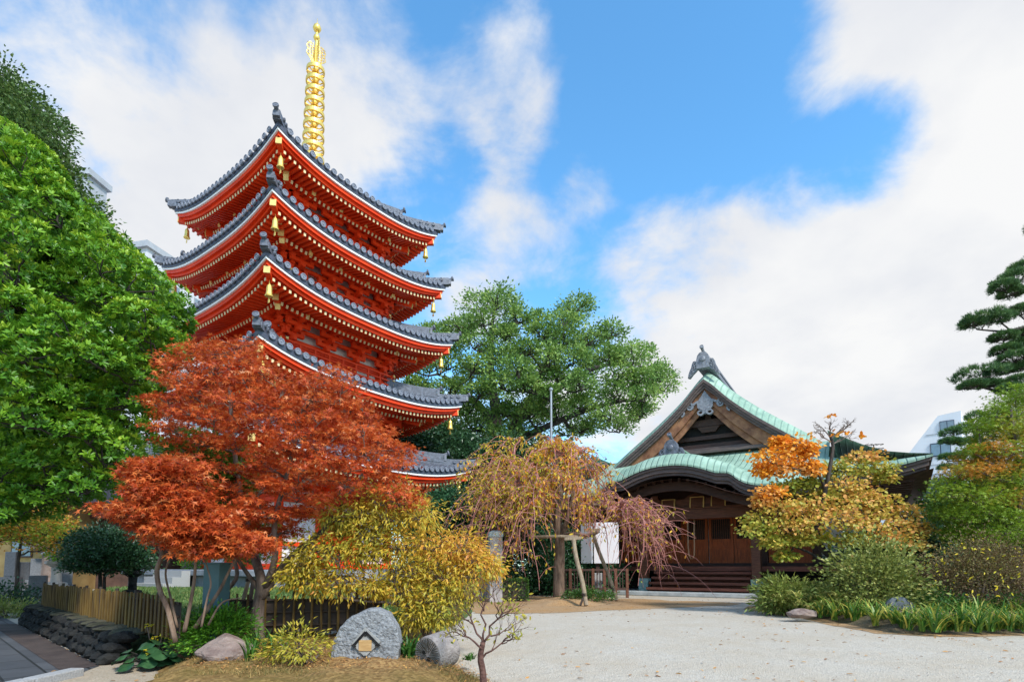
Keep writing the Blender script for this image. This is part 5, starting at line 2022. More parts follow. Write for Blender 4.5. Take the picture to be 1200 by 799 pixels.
pine('small_pine', 'smaller cloud pruned pine peeping before the white angular building', qb,
     [([qb, at(1148, 600, Yq), at(1142, 560, Yq), at(1146, 530, Yq), at(1140, 500, Yq)], .16, .05), ([at(1144, 540, Yq), at(1125, 540, Yq), at(1110, 540, Yq)], .05, .02), ([at(1144, 520, Yq), at(1122, 514, Yq)], .05, .02)], pl, .13, 110)


# ------------------------------------------------------------------ shrubs
def bush(name, label, cat, c, rx, ry, rz, leafm, tpl, n, size, tone=(0, 1), bark=None, droop=.1, lumps=26, up=.5, seed=1, stems=6, group=None):
    "a rounded bush: a dome of leafy lumps over short stems"
    base = Vector((c[0], c[1], c[2]))
    root = thing(name, label, cat, base, 0, group)
    d = rnd_dirs(lumps * 3)
    d = d[d[:, 2] > -.1][:lumps]
    k = len(d)
    rad = np.array([rx, ry, rz])
    cc = np.array(base) + np.array([0, 0, rz * .10]) + d * rad * rng.uniform(.55, .92, (k, 1))
    per = n // k
    sg = .24 * (rx + ry + rz) / 3
    o = rng.normal(size=(k, per, 3)) * sg * np.array([1, 1, .7])
    pos = (cc[:, None] + o).reshape(-1, 3)
    keep = pos[:, 2] > base.z - .02
    dr = (d[:, None] * .8 + N3(o) * .8 + rng.normal(size=o.shape) * .4).reshape(-1, 3)
    dr[:, 2] -= droop
    nr = (rng.normal(size=o.shape) * .45 + np.array([0, 0, up]) + d[:, None] * .4).reshape(-1, 3)
    t = (rng.uniform(0, .65, (k, 1)) + rng.uniform(0, .35, (k, per))).reshape(-1)
    t = tone[0] + (tone[1] - tone[0]) * t
    tm = MB()
    for j in range(min(stems, k)):
        tm.tube(wiggle(base + Vector((rng.normal() * rx * .1, rng.normal() * ry * .1, -.05)), Vector(cc[j]), 4, .10), [.02 * rz + .008, .016 * rz + .007, .012 * rz + .006, .006, .004], 5, cap=False)
    tm.build('stems', bark or M['bark'], root, base).location = (0, 0, 0)
    leaves('foliage', leafm, root, base, pos[keep], dr[keep], nr[keep], size * rng.uniform(.7, 1.3, keep.sum()), t[keep], tpl)
    return root


def bpx(x, ybase, Y=None, z=.2):
    p = gp(x, ybase, z) if Y is None else at(x, ybase, Y)
    if Y is not None:
        p.z = z
    return p


pxm = lambda Y: Y / FPX
# right bed
c = bpx(1022, 700, 11.4, .15)
bush('azalea_shrub', 'tall rounded pale green azalea between the bamboo grass and the brown dome', 'shrub', c, 48 * pxm(11.4), .8, 1.36, L['azalea'], 'diamond', 7500, .078, lumps=60, seed=2)
c = bpx(1050, 690, 13.2, .15)
bush('evergreen_bush', 'dark green bush filling in behind the pale azalea under the peach pads', 'shrub', c, 46 * pxm(13.2), .7, 1.1, L['camellia'], 'diamond', 4000, .08, lumps=30)
c = bpx(1150, 688, 11.2, .35)
o = bush('brown_dome_shrub', 'brown leaved dome shrub dotted with yellow leaves at the right', 'shrub', c, 76 * pxm(11.2), .95, 1.16, L['brown'], 'diamond', 19000, .046, tone=(0, .93), lumps=90, seed=4, stems=24)
n = 260
d = rnd_dirs(n * 3)
d = d[(d[:, 2] > -.1) & (d[:, 1] < .5)][:n]
P = np.array([0, 0, .08]) + d * np.array([76 * pxm(11.2), .95, 1.14]) * rng.uniform(.92, 1.06, (len(d), 1))
leaves('yellow_leaves', L['petal'], o, (0, 0, 0), P, rng.normal(size=P.shape), d + rng.normal(size=P.shape) * .4, rng.uniform(.05, .085, len(P)), rng.uniform(0, 1, len(P)), 'oval')
for x, yb_, Y, rx, rz, n, lab in [(1085, 706, 10.9, 34, .38, 3000, 'low deep green bush at the foot of the azalea'), (1120, 712, 10.4, 26, .30, 2400, 'low deep green bush under the brown dome'),
                                  (1185, 712, 10.6, 34, .36, 2600, 'low deep green bush at the far right of the bed')]:
    bush('low_evergreen', lab, 'shrub', bpx(x, yb_, Y, .15), rx * pxm(Y), .5, rz, L['hedge'], 'diamond', n, .05, lumps=24)


def blades(name, label, cat, centres, n_per, length, width, leafm, tone=(0, 1), spread=.9, stiff=.5, kind=None, group=None, origin=None, parent=None):
    "arching strap leaves from each centre, one mesh"
    V, F, T = [], [], []
    org = Vector(origin if origin is not None else centres[0])
    seg = 5
    for c in centres:
        for k in range(n_per):
            a = rng.uniform(0, 2 * PI)
            o_ = Vector((math.cos(a), math.sin(a), 0))
            ln_ = length * rng.uniform(.65, 1.15)
            el = rng.uniform(.35, 1.0) * stiff + .35
            s = Vector((-o_.y, o_.x, 0))
            p = Vector(c) + Vector((rng.normal() * .02, rng.normal() * .02, 0))
            ang = el * PI / 2
            n0 = len(V)
            for j in range(seg + 1):
                t = j / seg
                w = width * (1 - t ** 2.2) * .5 + .0006
                V.append(tuple(p + s * w - org))
                V.append(tuple(p - s * w - org))
                p = p + (o_ * math.cos(ang) * spread + Vector((0, 0, math.sin(ang)))) * ln_ / seg
                ang -= (1.25 - stiff * .6) * rng.uniform(.7, 1.2) / seg * 1.6
            tt = tone[0] + (tone[1] - tone[0]) * rng.uniform()
            for j in range(seg):
                F.append((n0 + 2 * j, n0 + 2 * j + 1, n0 + 2 * j + 3, n0 + 2 * j + 2))
                T.append(min(1, tt + (.25 * (j == seg - 1))))
    me = bpy.data.meshes.new(name)
    me.from_pydata(V, [], F)
    a = me.attributes.new('tone', 'FLOAT', 'FACE')
    a.data.foreach_set('value', np.array(T, np.float32))
    me.materials.append(leafm)
    o = bpy.data.objects.new(name, me)
    COL.objects.link(o)
    if parent is not None:
        o.parent = parent
    else:
        o.location = org
    return tag(o, label, cat, group, kind)


# strap-leaved edging plants, each a plant of its own
edge_pts = []
for j in range(34):
    f_ = j / 33
    x = 962 + (1225 - 962) * f_
    y = 722 + 17 * min(1, f_ / .45) + rng.uniform(-3, 2)
    edge_pts.append((x, y))
    edge_pts.append((x + 4, y - 11 + rng.uniform(-3, 2)))
    edge_pts.append((x + 1, y - 21 + rng.uniform(-3, 2)))
proto = [blades('strap_leaf_plant', 'arching strap leaved plant edging the right garden bed', 'plant', [Vector((0, 0, 0))], 30, .50, .030, L['strap'], (.1, 1), group='strap leaved plants edging the right bed', stiff=.7) for _ in range(4)]
for j, (x, y) in enumerate(edge_pts):
    o = proto[j] if j < 4 else proto[j % 4].copy()
    if j >= 4:
        COL.objects.link(o)
    p = gp(x, y, .06)
    o.location = p
    o.rotation_euler = (0, 0, rng.uniform(0, 6.28))
    s = rng.uniform(.75, 1.15)
    o.scale = (s, s, s)
# bamboo grass at the near left of that bed
cs = []
for _ in range(240):
    x, y = rng.uniform(880, 985), rng.uniform(690, 722)
    if (x - 880) * .12 + 706 < y - 6:
        continue
    p = gp(x, y, .12)
    cs.append(p)
bl = blades('bamboo_grass', None, None, [c + Vector((0, 0, rng.uniform(0, .42))) for c in cs], 11, .30, .030, L['bamboo'], (0, 1), stiff=.35, kind='stuff')
c = bpx(925, 700, 12.6, .1)
bush('yellow_leaf_shrub', 'low green shrub with yellow spots between the hall post and the azalea', 'shrub', c, 44 * pxm(12.6), .7, .62, L['bamboo'], 'lance', 3600, .12, tone=(0, .8), lumps=34, droop=.2)
c = bpx(968, 702, 12.0, .1)
bush('yellow_leaf_shrub', 'low yellowish shrub tucked against the left side of the azalea', 'shrub', c, 26 * pxm(12), .5, .5, L['azalea'], 'diamond', 2000, .06, tone=(.3, 1), lumps=20)

# left foreground plants
c = at(258, 760, 5.95)
c.z = .22
bush('glossy_low_shrub', 'glossy bright green shrub behind the brown boulder', 'shrub', c, 40 * pxm(c.y), .30, .36, L['bright'], 'oval', 4800, .042, lumps=40, up=.8)
c = gp(178, 782, .02)
lr = thing('leopard_plant', 'leopard plant with big round dark leaves and yellow flower heads', 'plant', c)
s = MB()
lp, ln2 = [], []
for k in range(46):
    a = rng.uniform(0, 2 * PI)
    rr_ = rng.uniform(.03, .34)
    h_ = rng.uniform(.08, .30) * (1.1 - rr_ * 1.6)
    e = Vector((math.cos(a) * rr_, math.sin(a) * rr_ * .8, h_))
    s.tube([(0, 0, 0), (e.x * .6, e.y * .6, h_ * .8), e], .004, 4, cap=False)
    r0 = rng.uniform(.06, .095)
    nn_ = Vector((math.cos(a) * .5, math.sin(a) * .5, 1)).normalized()
    u_ = nn_.orthogonal().normalized()
    w_ = nn_.cross(u_)
    lp.append((e, r0, nn_, u_, w_))
s.build('stalks', M['bark_dark'], lr)
s = MB()
M['leopard_leaf'] = mat('leopard_leaf', (.018, .060, .022), .30, col2=(.045, .11, .040), scale=9, spec=.5)
for e, r0, nn_, u_, w_ in lp:
    n_ = 14
    ring = []
    for q in range(n_):
        a = 2 * PI * q / n_
        rr_ = r0 * (1 + .06 * math.sin(a * 5)) * (.55 if q == 0 else 1)
        ring.append(e + (u_ * math.cos(a) + w_ * math.sin(a)) * rr_ - nn_ * (.02 + .012 * math.sin(a * 3)))
    s.add([e] + ring, [(0, q + 1, (q + 1) % n_ + 1) for q in range(n_)])
s.build('leaf', M['leopard_leaf'], lr, smooth=True)
s = MB()
P = []
for (dx, dz, y_) in [(-.0, .30, 0), (.09, .33, .0), (.16, .26, .05), (.12, .40, .05), (.22, .36, .1), (.02, .20, -.1), (.27, .42, .1), (-.14, .42, .1)]:
    e = Vector((dx, y_, dz))
    s.tube([(dx * .4, y_ * .5, 0), (dx * .7, y_, dz * .6), e], .005, 5)
    for q in range(5):
        P.append(e + Vector((rng.normal() * .022, rng.normal() * .022, rng.normal() * .02)))
st = s.build('flower_stalk', M['bark'], lr)
Q = np.repeat(np.array([tuple(p) for p in P]), 9, 0)
leaves('flower_heads', L['petal'], lr, (0, 0, 0), Q, np.concatenate([rng.normal(size=(9, 3)) * [1, 1, .25] for _ in P]), rng.normal(size=Q.shape) * .3 + [0, -.4, 1], np.full(len(Q), .026), rng.uniform(0, 1, len(Q)), 'oval')
cs = [gp(x, y, .2) for x, y in [(292, 775), (312, 772), (328, 764), (300, 765), (318, 760)]]
blades('spider_lily', 'narrow leaved lily clump at the foot of the red maple beside the boulder', 'plant', cs, 16, .28, .020, L['strap'], (0, .55), stiff=.8)
cs = [gp(478, 770, .22), gp(488, 768, .22), gp(470, 768, .22)]
blades('lily_clump', 'dark green strap leaved clump between the carved stone and the millstone', 'plant', cs, 14, .24, .030, L['strap'], (0, .3), stiff=.7)
c = gp(352, 786, .15)
o = bush('small_yellow_bush', 'small sparse yellow green bush on a knotted stub left of the carved stone', 'shrub', c + Vector((0, 0, .12)), 38 * pxm(c.y), .22, .24, L['yellow'], 'lance', 900, .05, tone=(0, .5), lumps=26, droop=.4, stems=16)
s = MB()
s.tube([(0, 0, -.16), (.005, 0, -.08), (-.01, 0, -.02), (.01, 0, .03)], [.030, .026, .032, .018], 9)
s.build('stub', M['bark_dark'], o, smooth=True)
for x, y, Y, rx, rz, n, lab in [(360, 735, 7.3, 34, .20, 2200, 'clipped dark green hedge shrub behind the small yellow bush'), (318, 738, 7.6, 22, .18, 1300, 'clipped dark green shrub behind the red maple trunk'),
                                (405, 735, 7.4, 30, .20, 1600, 'clipped dark green shrub behind the carved stone'), (470, 722, 7.6, 30, .24, 1600, 'green shrub under the yellow leaves near the millstone')]:
    bush('clipped_shrub', lab, 'shrub', bpx(x, y, Y, .22), rx * pxm(Y), .28, rz, L['hedge'], 'diamond', n, .032, lumps=22)
for x, y, rx in [(532, 752, 16), (548, 772, 14), (300, 782, 10), (500, 738, 20)]:
    c = gp(x, y, .12)
    blades('grass_tuft', 'tuft of dark green grass on the earthen mound', 'plant', [c + Vector((rng.normal() * .05, rng.normal() * .05, 0)) for _ in range(5)], 12, .10, .012, L['strap'], (0, .3), group='grass tufts on the mound', stiff=.5)
# dwarf bamboo by the cherry foot
for x, y, rx, n, lab in [(690, 702, 34, 1500, 'flat green ground shrub at the foot of the wooden crutches'), (658, 690, 16, 700, 'small green bush against the cherry trunk')]:
    c = gp(x, y, .12)
    bush('ground_shrub', lab, 'shrub', c, rx * pxm(c.y), .45, .22 if n > 1000 else .5, L['hedge'], 'diamond', n, .07, lumps=20)

# left middle distance
c = bpx(118, 690, 13.2, .34)
poly = [(72, 660), (80, 635), (95, 620), (130, 616), (160, 628), (176, 650), (170, 672), (120, 676), (80, 674)]
tree('round_evergreen', 'rounded dark evergreen on slender stems beyond the bamboo fence', 'tree', c,
     [([c, at(117, 672, 13.2), at(112, 650, 13.2), at(105, 635, 13.2)], .05, .02), ([c + Vector((.1, 0, 0)), at(124, 668, 13.3), at(140, 645, 13.3)], .04, .015)],
     pads_poly(poly, 13.2, 14, 13, .7, .6, 2, seed=71), M['bark_dark'], L['camellia'], 'diamond', 22, 16, .34, .07, twigs=3)
c = bpx(20, 690, 15.5, .1)
poly = [(-60, 590), (0, 590), (60, 590), (88, 620), (88, 650), (60, 655), (20, 640), (-60, 650)]
tree('garden_tree', 'yellow green small tree before the ochre building at the far left', 'tree', c, [([c, at(22, 650, 15.5), at(30, 615, 15.5)], .06, .02)],
     pads_poly(poly, 15.5, 16, 19, .7, .8, 2, seed=72), M['bark_dark'], L['maple_mix'], 'diamond', 20, 14, .36, .085, twigs=3)
c = bpx(80, 690, 17, .2)
bush('lime_shrub', 'lime green shrub beside the white capped stone lantern', 'shrub', at(76, 655, 17), .45, .4, .8, L['bright'], 'diamond', 900, .10, lumps=16)
for x, y, Y, w, lab in [(14, 700, 13.0, 40, 'clipped dark hedge block at the far left'), ]:
    c = bpx(x, y, Y, .0)
    bush('hedge_block', lab, 'hedge', c, w * pxm(Y), .5, .62, L['camellia'], 'diamond', 3000, .06, lumps=40)
c = bpx(10, 705, 11.8, .0)
bush('grass_clump', 'pale green feathery shrub in front of the clipped hedge', 'shrub', c, 32 * pxm(11.8), .35, .36, L['bamboo'], 'lance', 1500, .08, lumps=20)
c = at(225, 665, 24)
bush('lime_shrub', 'clipped bright green shrub by the pale slatted fence', 'shrub', Vector((c.x, 24, .3)), .6, .5, 1.05, L['bright'], 'diamond', 900, .11, lumps=18)
# clipped hedge by the gate post
c = bpx(604, 702, 17.2, .02)
s = MB()
s.box(c + Vector((0, .3, .32)), (.66, .55, .58))
hr = thing('clipped_hedge', 'square clipped green hedge right of the granite gate post', 'hedge', c)
s.build('branches', M['bark_dark'], hr, c).location = (0, 0, 0)
n = 5200
P = rng.uniform(-1, 1, (n, 3))
ax = rng.integers(0, 3, n)
P[np.arange(n), ax] = np.sign(P[np.arange(n), ax]) * rng.uniform(.9, 1.04, n)
P[:, 2] = np.abs(P[:, 2]) * np.where(rng.uniform(size=n) < .5, 1, 1)
Dn = P.copy()
P = P * np.array([.38, .32, .62]) + np.array([0, .3, .03])
leaves('foliage', L['hedge'], hr, (0, 0, 0), P, Dn + rng.normal(size=P.shape) * .8, Dn + rng.normal(size=P.shape) * .6, rng.uniform(.03, .055, n), rng.uniform(0, 1, n), 'diamond')

# lawn blades and fallen leaves: beyond counting
n = 26000
P = np.stack([rng.uniform(-14, -1.2, n), rng.uniform(6.4, 19, n), np.full(n, .335)], 1)
ok = np.array([in_poly(x, y, lawn_poly) for x, y, z in P])
P = P[ok]
o = leaves('lawn_grass', L['grass'], None, (0, 0, 0), P, rng.normal(size=P.shape) * .5 + [0, 0, 1], rng.normal(size=P.shape), rng.uniform(.05, .12, len(P)), rng.uniform(0, 1, len(P)), 'lance')
tag(o, kind='stuff')
P = []
for _ in range(260):
    p = gp(rng.uniform(600, 900), rng.uniform(697, 722), .012)
    P.append(tuple(p))
for _ in range(150):
    p = gp(rng.uniform(600, 1190), rng.uniform(715, 799), .012)
    P.append(tuple(p))
for _ in range(30):
    p = gp(rng.uniform(60, 240), rng.uniform(755, 799), .016)
    P.append(tuple(p))
for _ in range(160):
    p = gp(rng.uniform(880, 1200), rng.uniform(722, 752), .012)
    P.append(tuple(p))
P = np.array(P)
Dd = rng.normal(size=P.shape) * [1, 1, .08]
o = leaves('fallen_leaves', L['fallen'], None, (0, 0, 0), P, Dd, rng.normal(size=P.shape) * .25 + [0, 0, 1], rng.uniform(.03, .075, len(P)), rng.uniform(0, 1, len(P)), 'oval')
tag(o, kind='stuff')
P = []
for _ in range(30000):
    x, y = rng.uniform(-3.5, .1), rng.uniform(4.4, 8)
    w_ = mnoise.noise(Vector((x * 1.9, y * 1.9, 2.2))) + .5 * mnoise.noise(Vector((x * 6, y * 6, 5.2)))
    if w_ > -.05 and in_poly(x, y, mound_poly):
        e = min(1, poly_dist(x, y, mound_poly) / .75)
        P.append((x, y, -.05 + .245 * e * e * (3 - 2 * e)))
P = np.array(P)
o = leaves('mound_grass', L['dry_grass'], None, (0, 0, 0), P, rng.normal(size=P.shape) * .6 + [0, 0, .8], rng.normal(size=P.shape), rng.uniform(.03, .075, len(P)), rng.uniform(0, 1, len(P)), 'needle_wide')
tag(o, kind='stuff')
P = []
for _ in range(5200):
    x, y = rng.uniform(-3.2, 0), rng.uniform(4.6, 7)
    if in_poly(x, y, mound_poly):
        e = min(1, poly_dist(x, y, mound_poly) / .75)
        P.append((x, y, -.03 + .245 * e * e * (3 - 2 * e) + .025))
P = np.array(P)
o = leaves('leaf_litter', L['fallen'], None, (0, 0, 0), P, rng.normal(size=P.shape) * [1, 1, .3], rng.normal(size=P.shape) * .4 + [0, 0, 1], rng.uniform(.010, .034, len(P)), rng.uniform(0, 1, len(P)), 'oval')
tag(o, kind='stuff')


# ------------------------------------------------------------------ stones
def rock(mb, c, rad, seed, cuts=6, sub=3, rough=.16, flat=None):
    "a faceted, weathered boulder"
    bm = bmesh.new()
    bmesh.ops.create_icosphere(bm, subdivisions=sub, radius=1.0)
    rr = random.Random(seed)
    planes = []
    for _ in range(cuts):
        d = Vector((rr.gauss(0, 1), rr.gauss(0, 1), rr.gauss(0, 1))).normalized()
        planes.append((d, rr.uniform(.55, .85)))
    if flat:
        planes += flat
    for v in bm.verts:
        p = v.co.copy()
        for d, k in planes:
            e = p.dot(d) - k
            if e > 0:
                p -= d * e * .92
        n = mnoise.noise(p * 1.7 + Vector((seed, 0, 0))) * rough + mnoise.noise(p * 5 + Vector((0, seed, 0))) * rough * .35 + mnoise.noise(p * 13) * rough * .12
        p *= 1 + n
        v.co = Vector((p.x * rad[0], p.y * rad[1], p.z * rad[2])) + Vector(c)
    bm.verts.ensure_lookup_table()
    mb.add([v.co for v in bm.verts], [[v.index for v in f.verts] for f in bm.faces])
    bm.free()


M['boulder'] = mat('boulder', (.15, .10, .085), .85, col2=(.34, .26, .22), scale=5, bump=.7, bscale=26, stretch=(1, 1, 2))
M['dark_stone'] = mat('dark_stone', (.010, .010, .011), .9, spec=.12, col2=(.038, .037, .034), scale=5, bump=.7, bscale=22)  # dark stone, lowered further so its colour holds the wall's shade
M['mossy_stone'] = mat('mossy_stone', (.035, .035, .020), .9, spec=.15, col2=(.09, .083, .058), scale=5, bump=.6, bscale=24)
M['chiselled'] = mat('chiselled', (.155, .16, .168), .9, col2=(.32, .325, .33), scale=34, bump=1.0, bscale=42)
M['chisel_smooth'] = mat('chisel_smooth', (.25, .245, .23), .85, col2=(.34, .33, .31), scale=20, bump=.3)
M['millstone'] = mat('millstone', (.20, .17, .155), .9, col2=(.37, .32, .29), scale=12, bump=.7, bscale=40)
M['slate'] = mat('slate', (.055, .065, .078), .8, col2=(.11, .125, .14), scale=6, bump=.4, bscale=30)
M['hole'] = mat('hole', (.02, .017, .015), .95)

b = at(264, 777, 5.35)
s = MB()
w = 32 * b.y / FPX
rock(s, (0, 0, w * .45), (w, w * .8, w * .72), 14, 8, 4, .14, [(Vector((-.5, -.3, .8)).normalized(), .62), (Vector((.6, -.5, .6)).normalized(), .66)])
tag(s.build('boulder', M['boulder'], None, (0, 0, 0), smooth=False), 'brown purple boulder beside the glossy low shrub', 'boulder').location = b

# upright carved stone with a house-shaped recess
b = gp(431, 774, .185)
k_ = b.y / FPX
cs = thing('carved_stone', 'upright rough grey stone with a house shaped niche carved in its face', 'carved stone', b, R(4))
outl = [(-37, -4), (-39, 14), (-37, 26), (-30, 40), (-18, 52), (0, 60), (12, 61), (24, 55), (34, 40), (39, 22), (37, 8), (36, -4)]
outl = [(x * k_, y * k_) for x, y in outl]
bm = bmesh.new()
th = .24
nl = 22
sm = []
for i in range(len(outl)):
    a_, b_ = outl[i - 1], outl[i]
    for q in range(5):
        sm.append((a_[0] + (b_[0] - a_[0]) * q / 5, a_[1] + (b_[1] - a_[1]) * q / 5))
vs, fs = [], []
cen = (0, 26 * k_)
layers_ = [(-.5, .90), (-.46, .97), (-.2, 1.0), (.2, 1.0), (.46, .96), (.5, .9)]
for dz, sc in layers_:
    for (x, y) in sm:
        vs.append(Vector((cen[0] + (x - cen[0]) * sc, dz * th, cen[1] + (y - cen[1]) * sc)))
nn_ = len(sm)
for l in range(len(layers_) - 1):
    for i in range(nn_):
        j = (i + 1) % nn_
        fs.append((l * nn_ + i, l * nn_ + j, (l + 1) * nn_ + j, (l + 1) * nn_ + i))
for l, ring0 in ((0, 0), (len(layers_) - 1, (len(layers_) - 1) * nn_)):
    prev = ring0
    for sc in (.75, .5, .25):
        n0 = len(vs)
        y_ = layers_[l][0] * th * (1.02 if l == 0 else 1.02)
        for (x, y) in sm:
            vs.append(Vector((cen[0] + (x - cen[0]) * sc * .9, y_, cen[1] + (y - cen[1]) * sc * .9)))
        for i in range(nn_):
            j = (i + 1) % nn_
            fs.append((prev + i, prev + j, n0 + j, n0 + i))
        prev = n0
    vs.append(Vector((cen[0], layers_[l][0] * th * 1.02, cen[1])))
    for i in range(nn_):
        fs.append((prev + i, prev + (i + 1) % nn_, len(vs) - 1))
vs = [v + Vector((mnoise.noise(v * 9) * .010 + mnoise.noise(v * 30) * .004, mnoise.noise(v * 11 + Vector((3, 0, 0))) * .012 + mnoise.noise(v * 40) * .004, mnoise.noise(v * 10 + Vector((0, 5, 0))) * .010)) for v in vs]
s = MB()
s.add(vs, fs)
s.build('stone_body', M['chiselled'], cs)
# smooth house-shaped panel, two raised roof strokes and the square niche
f_ = Matrix(((1, 0, 0, 0), (0, 0, 1, -.128), (0, 1, 0, 0), (0, 0, 0, 1)))
px_ = lambda x, y: ((x - 431) * k_ / 1.0, (774 - y) * k_)
s = MB()
s.poly_prism([px_(430, 734), px_(448, 750), px_(431, 767), px_(416, 752)], -.014, .03, f_)
s.poly_prism([px_(420, 748), px_(441, 748), px_(436, 762), px_(424, 762)], -.012, .03, f_)
s.build('smooth_panel', M['chisel_smooth'], cs)
s = MB()
for a_, b_ in (((431, 739), (447, 755)), ((431, 739), (417, 755))):
    p, q = px_(*a_), px_(*b_)
    s.beam((p[0], -.146, p[1]), (q[0], -.146, q[1]), .022, .016, (0, 1, 0))
s.build('roof_stroke', M['dark_stone'], cs)
s = MB()
p, q = px_(424, 760), px_(438, 748)
s.poly_prism([(p[0], p[1]), (q[0], p[1]), (q[0], q[1]), (p[0], q[1])], -.022, .02, f_)
s.build('niche', M['niche_wood'], cs)
s = MB()
for x, y in ((431, 743), (420, 755), (443, 754), (431, 766)):
    p = px_(x, y)
    s.lathe([(.009, -.004), (.009, .004)], 10, (p[0], -.146, p[1]), Matrix.Rotation(PI / 2, 3, 'X'))
s.build('peg_holes', M['hole'], cs)

# fallen millstone lying on its rim
b = gp(513, 782, .13)
k_ = b.y / FPX
ms = thing('millstone', 'brown millstone lying on its rim right of the carved stone', 'millstone', b, R(-38))
ra, ln_ = 21 * k_, .26
s = MB()
rotm = Matrix.Rotation(PI / 2, 3, 'X') @ Matrix.Identity(3)
tl = Matrix.Rotation(R(8), 3, 'X')
prof = [(ra * .93, -ln_ / 2), (ra * .985, -ln_ / 2 + .012), (ra, -ln_ / 2 + .03), (ra, ln_ / 2 - .03), (ra * .96, ln_ / 2)]
s.lathe(prof, 44, (0, 0, ra - .02), tl @ rotm)
ms_b = s.build('stone_drum', M['millstone'], ms)
s = MB()
mt = tl @ rotm
for sec in range(8):
    for q in range(5):
        a0 = sec * PI / 4
        d = Vector((math.cos(a0), math.sin(a0), 0))
        t_ = Vector((-d.y, d.x, 0))
        p0 = d * (.02 + .012 * q) + t_ * (.012 * q + .005)
        p1 = d * (ra * (.90 - .05 * q)) + t_ * (.022 * q + .006)
        z = ln_ / 2 + .001
        A_, B_ = mt @ Vector((p0.x, p0.y, z)), mt @ Vector((p1.x, p1.y, z))
        s.beam(A_ + Vector((0, 0, ra - .02)), B_ + Vector((0, 0, ra - .02)), .004, .006, mt @ Vector((0, 0, 1)))
s.build('grooves', M['mossy_stone'], ms)
s = MB()
for (x, y) in ((-.045, .02), (.01, -.035)):
    s.lathe([(.020, 0), (.020, .004)], 12, mt @ Vector((x, y, ln_ / 2)) + Vector((0, 0, ra - .02)), mt)
for a_, z in ((1.25, .05), (1.5, -.02)):
    d = Vector((math.cos(a_), math.sin(a_), 0))
    s.box(mt @ Vector((d.x * ra, -abs(d.y) * ra, z)) + Vector((0, 0, ra - .02)), (.03, .03, .02))
s.build('hole', M['hole'], ms)

for x, y, w, h, z, lab, m in [(425, 728, 34, 34, .25, 'pale granite block behind the carved stone', 'granite'), (382, 742, 20, 12, .24, 'low grey kerb stone left of the carved stone', 'granite')]:
    b = gp(x, y, z)
    k_ = b.y / FPX
    s = MB()
    s.box((0, 0, h * k_ / 2), (w * k_, .22, h * k_), None, taper=.78)
    o = s.build('granite_block', M[m], None, bevel=.012)
    tag(o, lab, 'stone block')
    o.location = b

# stones in the right bed
b = gp(1056, 724, .1)
k_ = b.y / FPX
s = MB()
s.lathe([(.95 * 19 * k_, -.04), (19 * k_, -.03), (19 * k_, .03), (.95 * 19 * k_, .04)], 40, (0, 0, 6 * k_), Matrix.Rotation(R(12), 3, 'Y') @ Matrix.Rotation(PI / 2 - .25, 3, 'X'))
o = s.build('stone_disc', M['slate'], None)
tag(o, 'flat dark round stone half sunk among the strap leaves', 'stone disc')
o.location = b
for x, y, w, h, lab, m, sd in [(940, 722, 17, 6, 'low reddish stone under the bamboo grass', 'boulder', 4), (1112, 692, 13, 18, 'bluish grey standing stone under the brown dome', 'slate', 7), (1128, 706, 9, 8, 'small grey stone at the foot of the brown dome', 'slate', 9)]:
    b = gp(x, y, .1)
    k_ = b.y / FPX
    s = MB()
    rock(s, (0, 0, h * k_ * .5), (w * k_, w * k_ * .7, h * k_), sd, 6, 3)
    o = s.build('garden_stone', M[m], None)
    tag(o, lab, 'stone')
    o.location = b

# ------------------------------------------------------------------ low stone wall and bamboo fences on the left
lw = thing('stone_retaining_wall', 'low dark stone wall under the bamboo fence', 'wall', WA)
s = MB()
Lw = (WB - WA).length * .95
rr = random.Random(3)
for row in range(3):
    x = -.1
    while x < Lw + .15:
        w = rr.uniform(.14, .30)
        p = wd_ * (x + w / 2) + wn_ * (.12 + .05 * row) + Vector((0, 0, .06 + row * .105))
        rock(s, p, (w * .56, .17, .085), rr.randint(0, 999), 5, 2, .2)
        x += w * .92
s.build('stones', M['dark_stone'], lw)
s = MB()
x = -.15
while x < Lw + .1:
    w = rr.uniform(.35, .6)
    p = wd_ * (x + w / 2) + wn_ * .32 + Vector((0, 0, .325))
    rock(s, p, (w * .55, .22, .045), rr.randint(0, 999), 3, 2, .12)
    x += w
s.build('mossy_coping', M['mossy_stone'], lw)


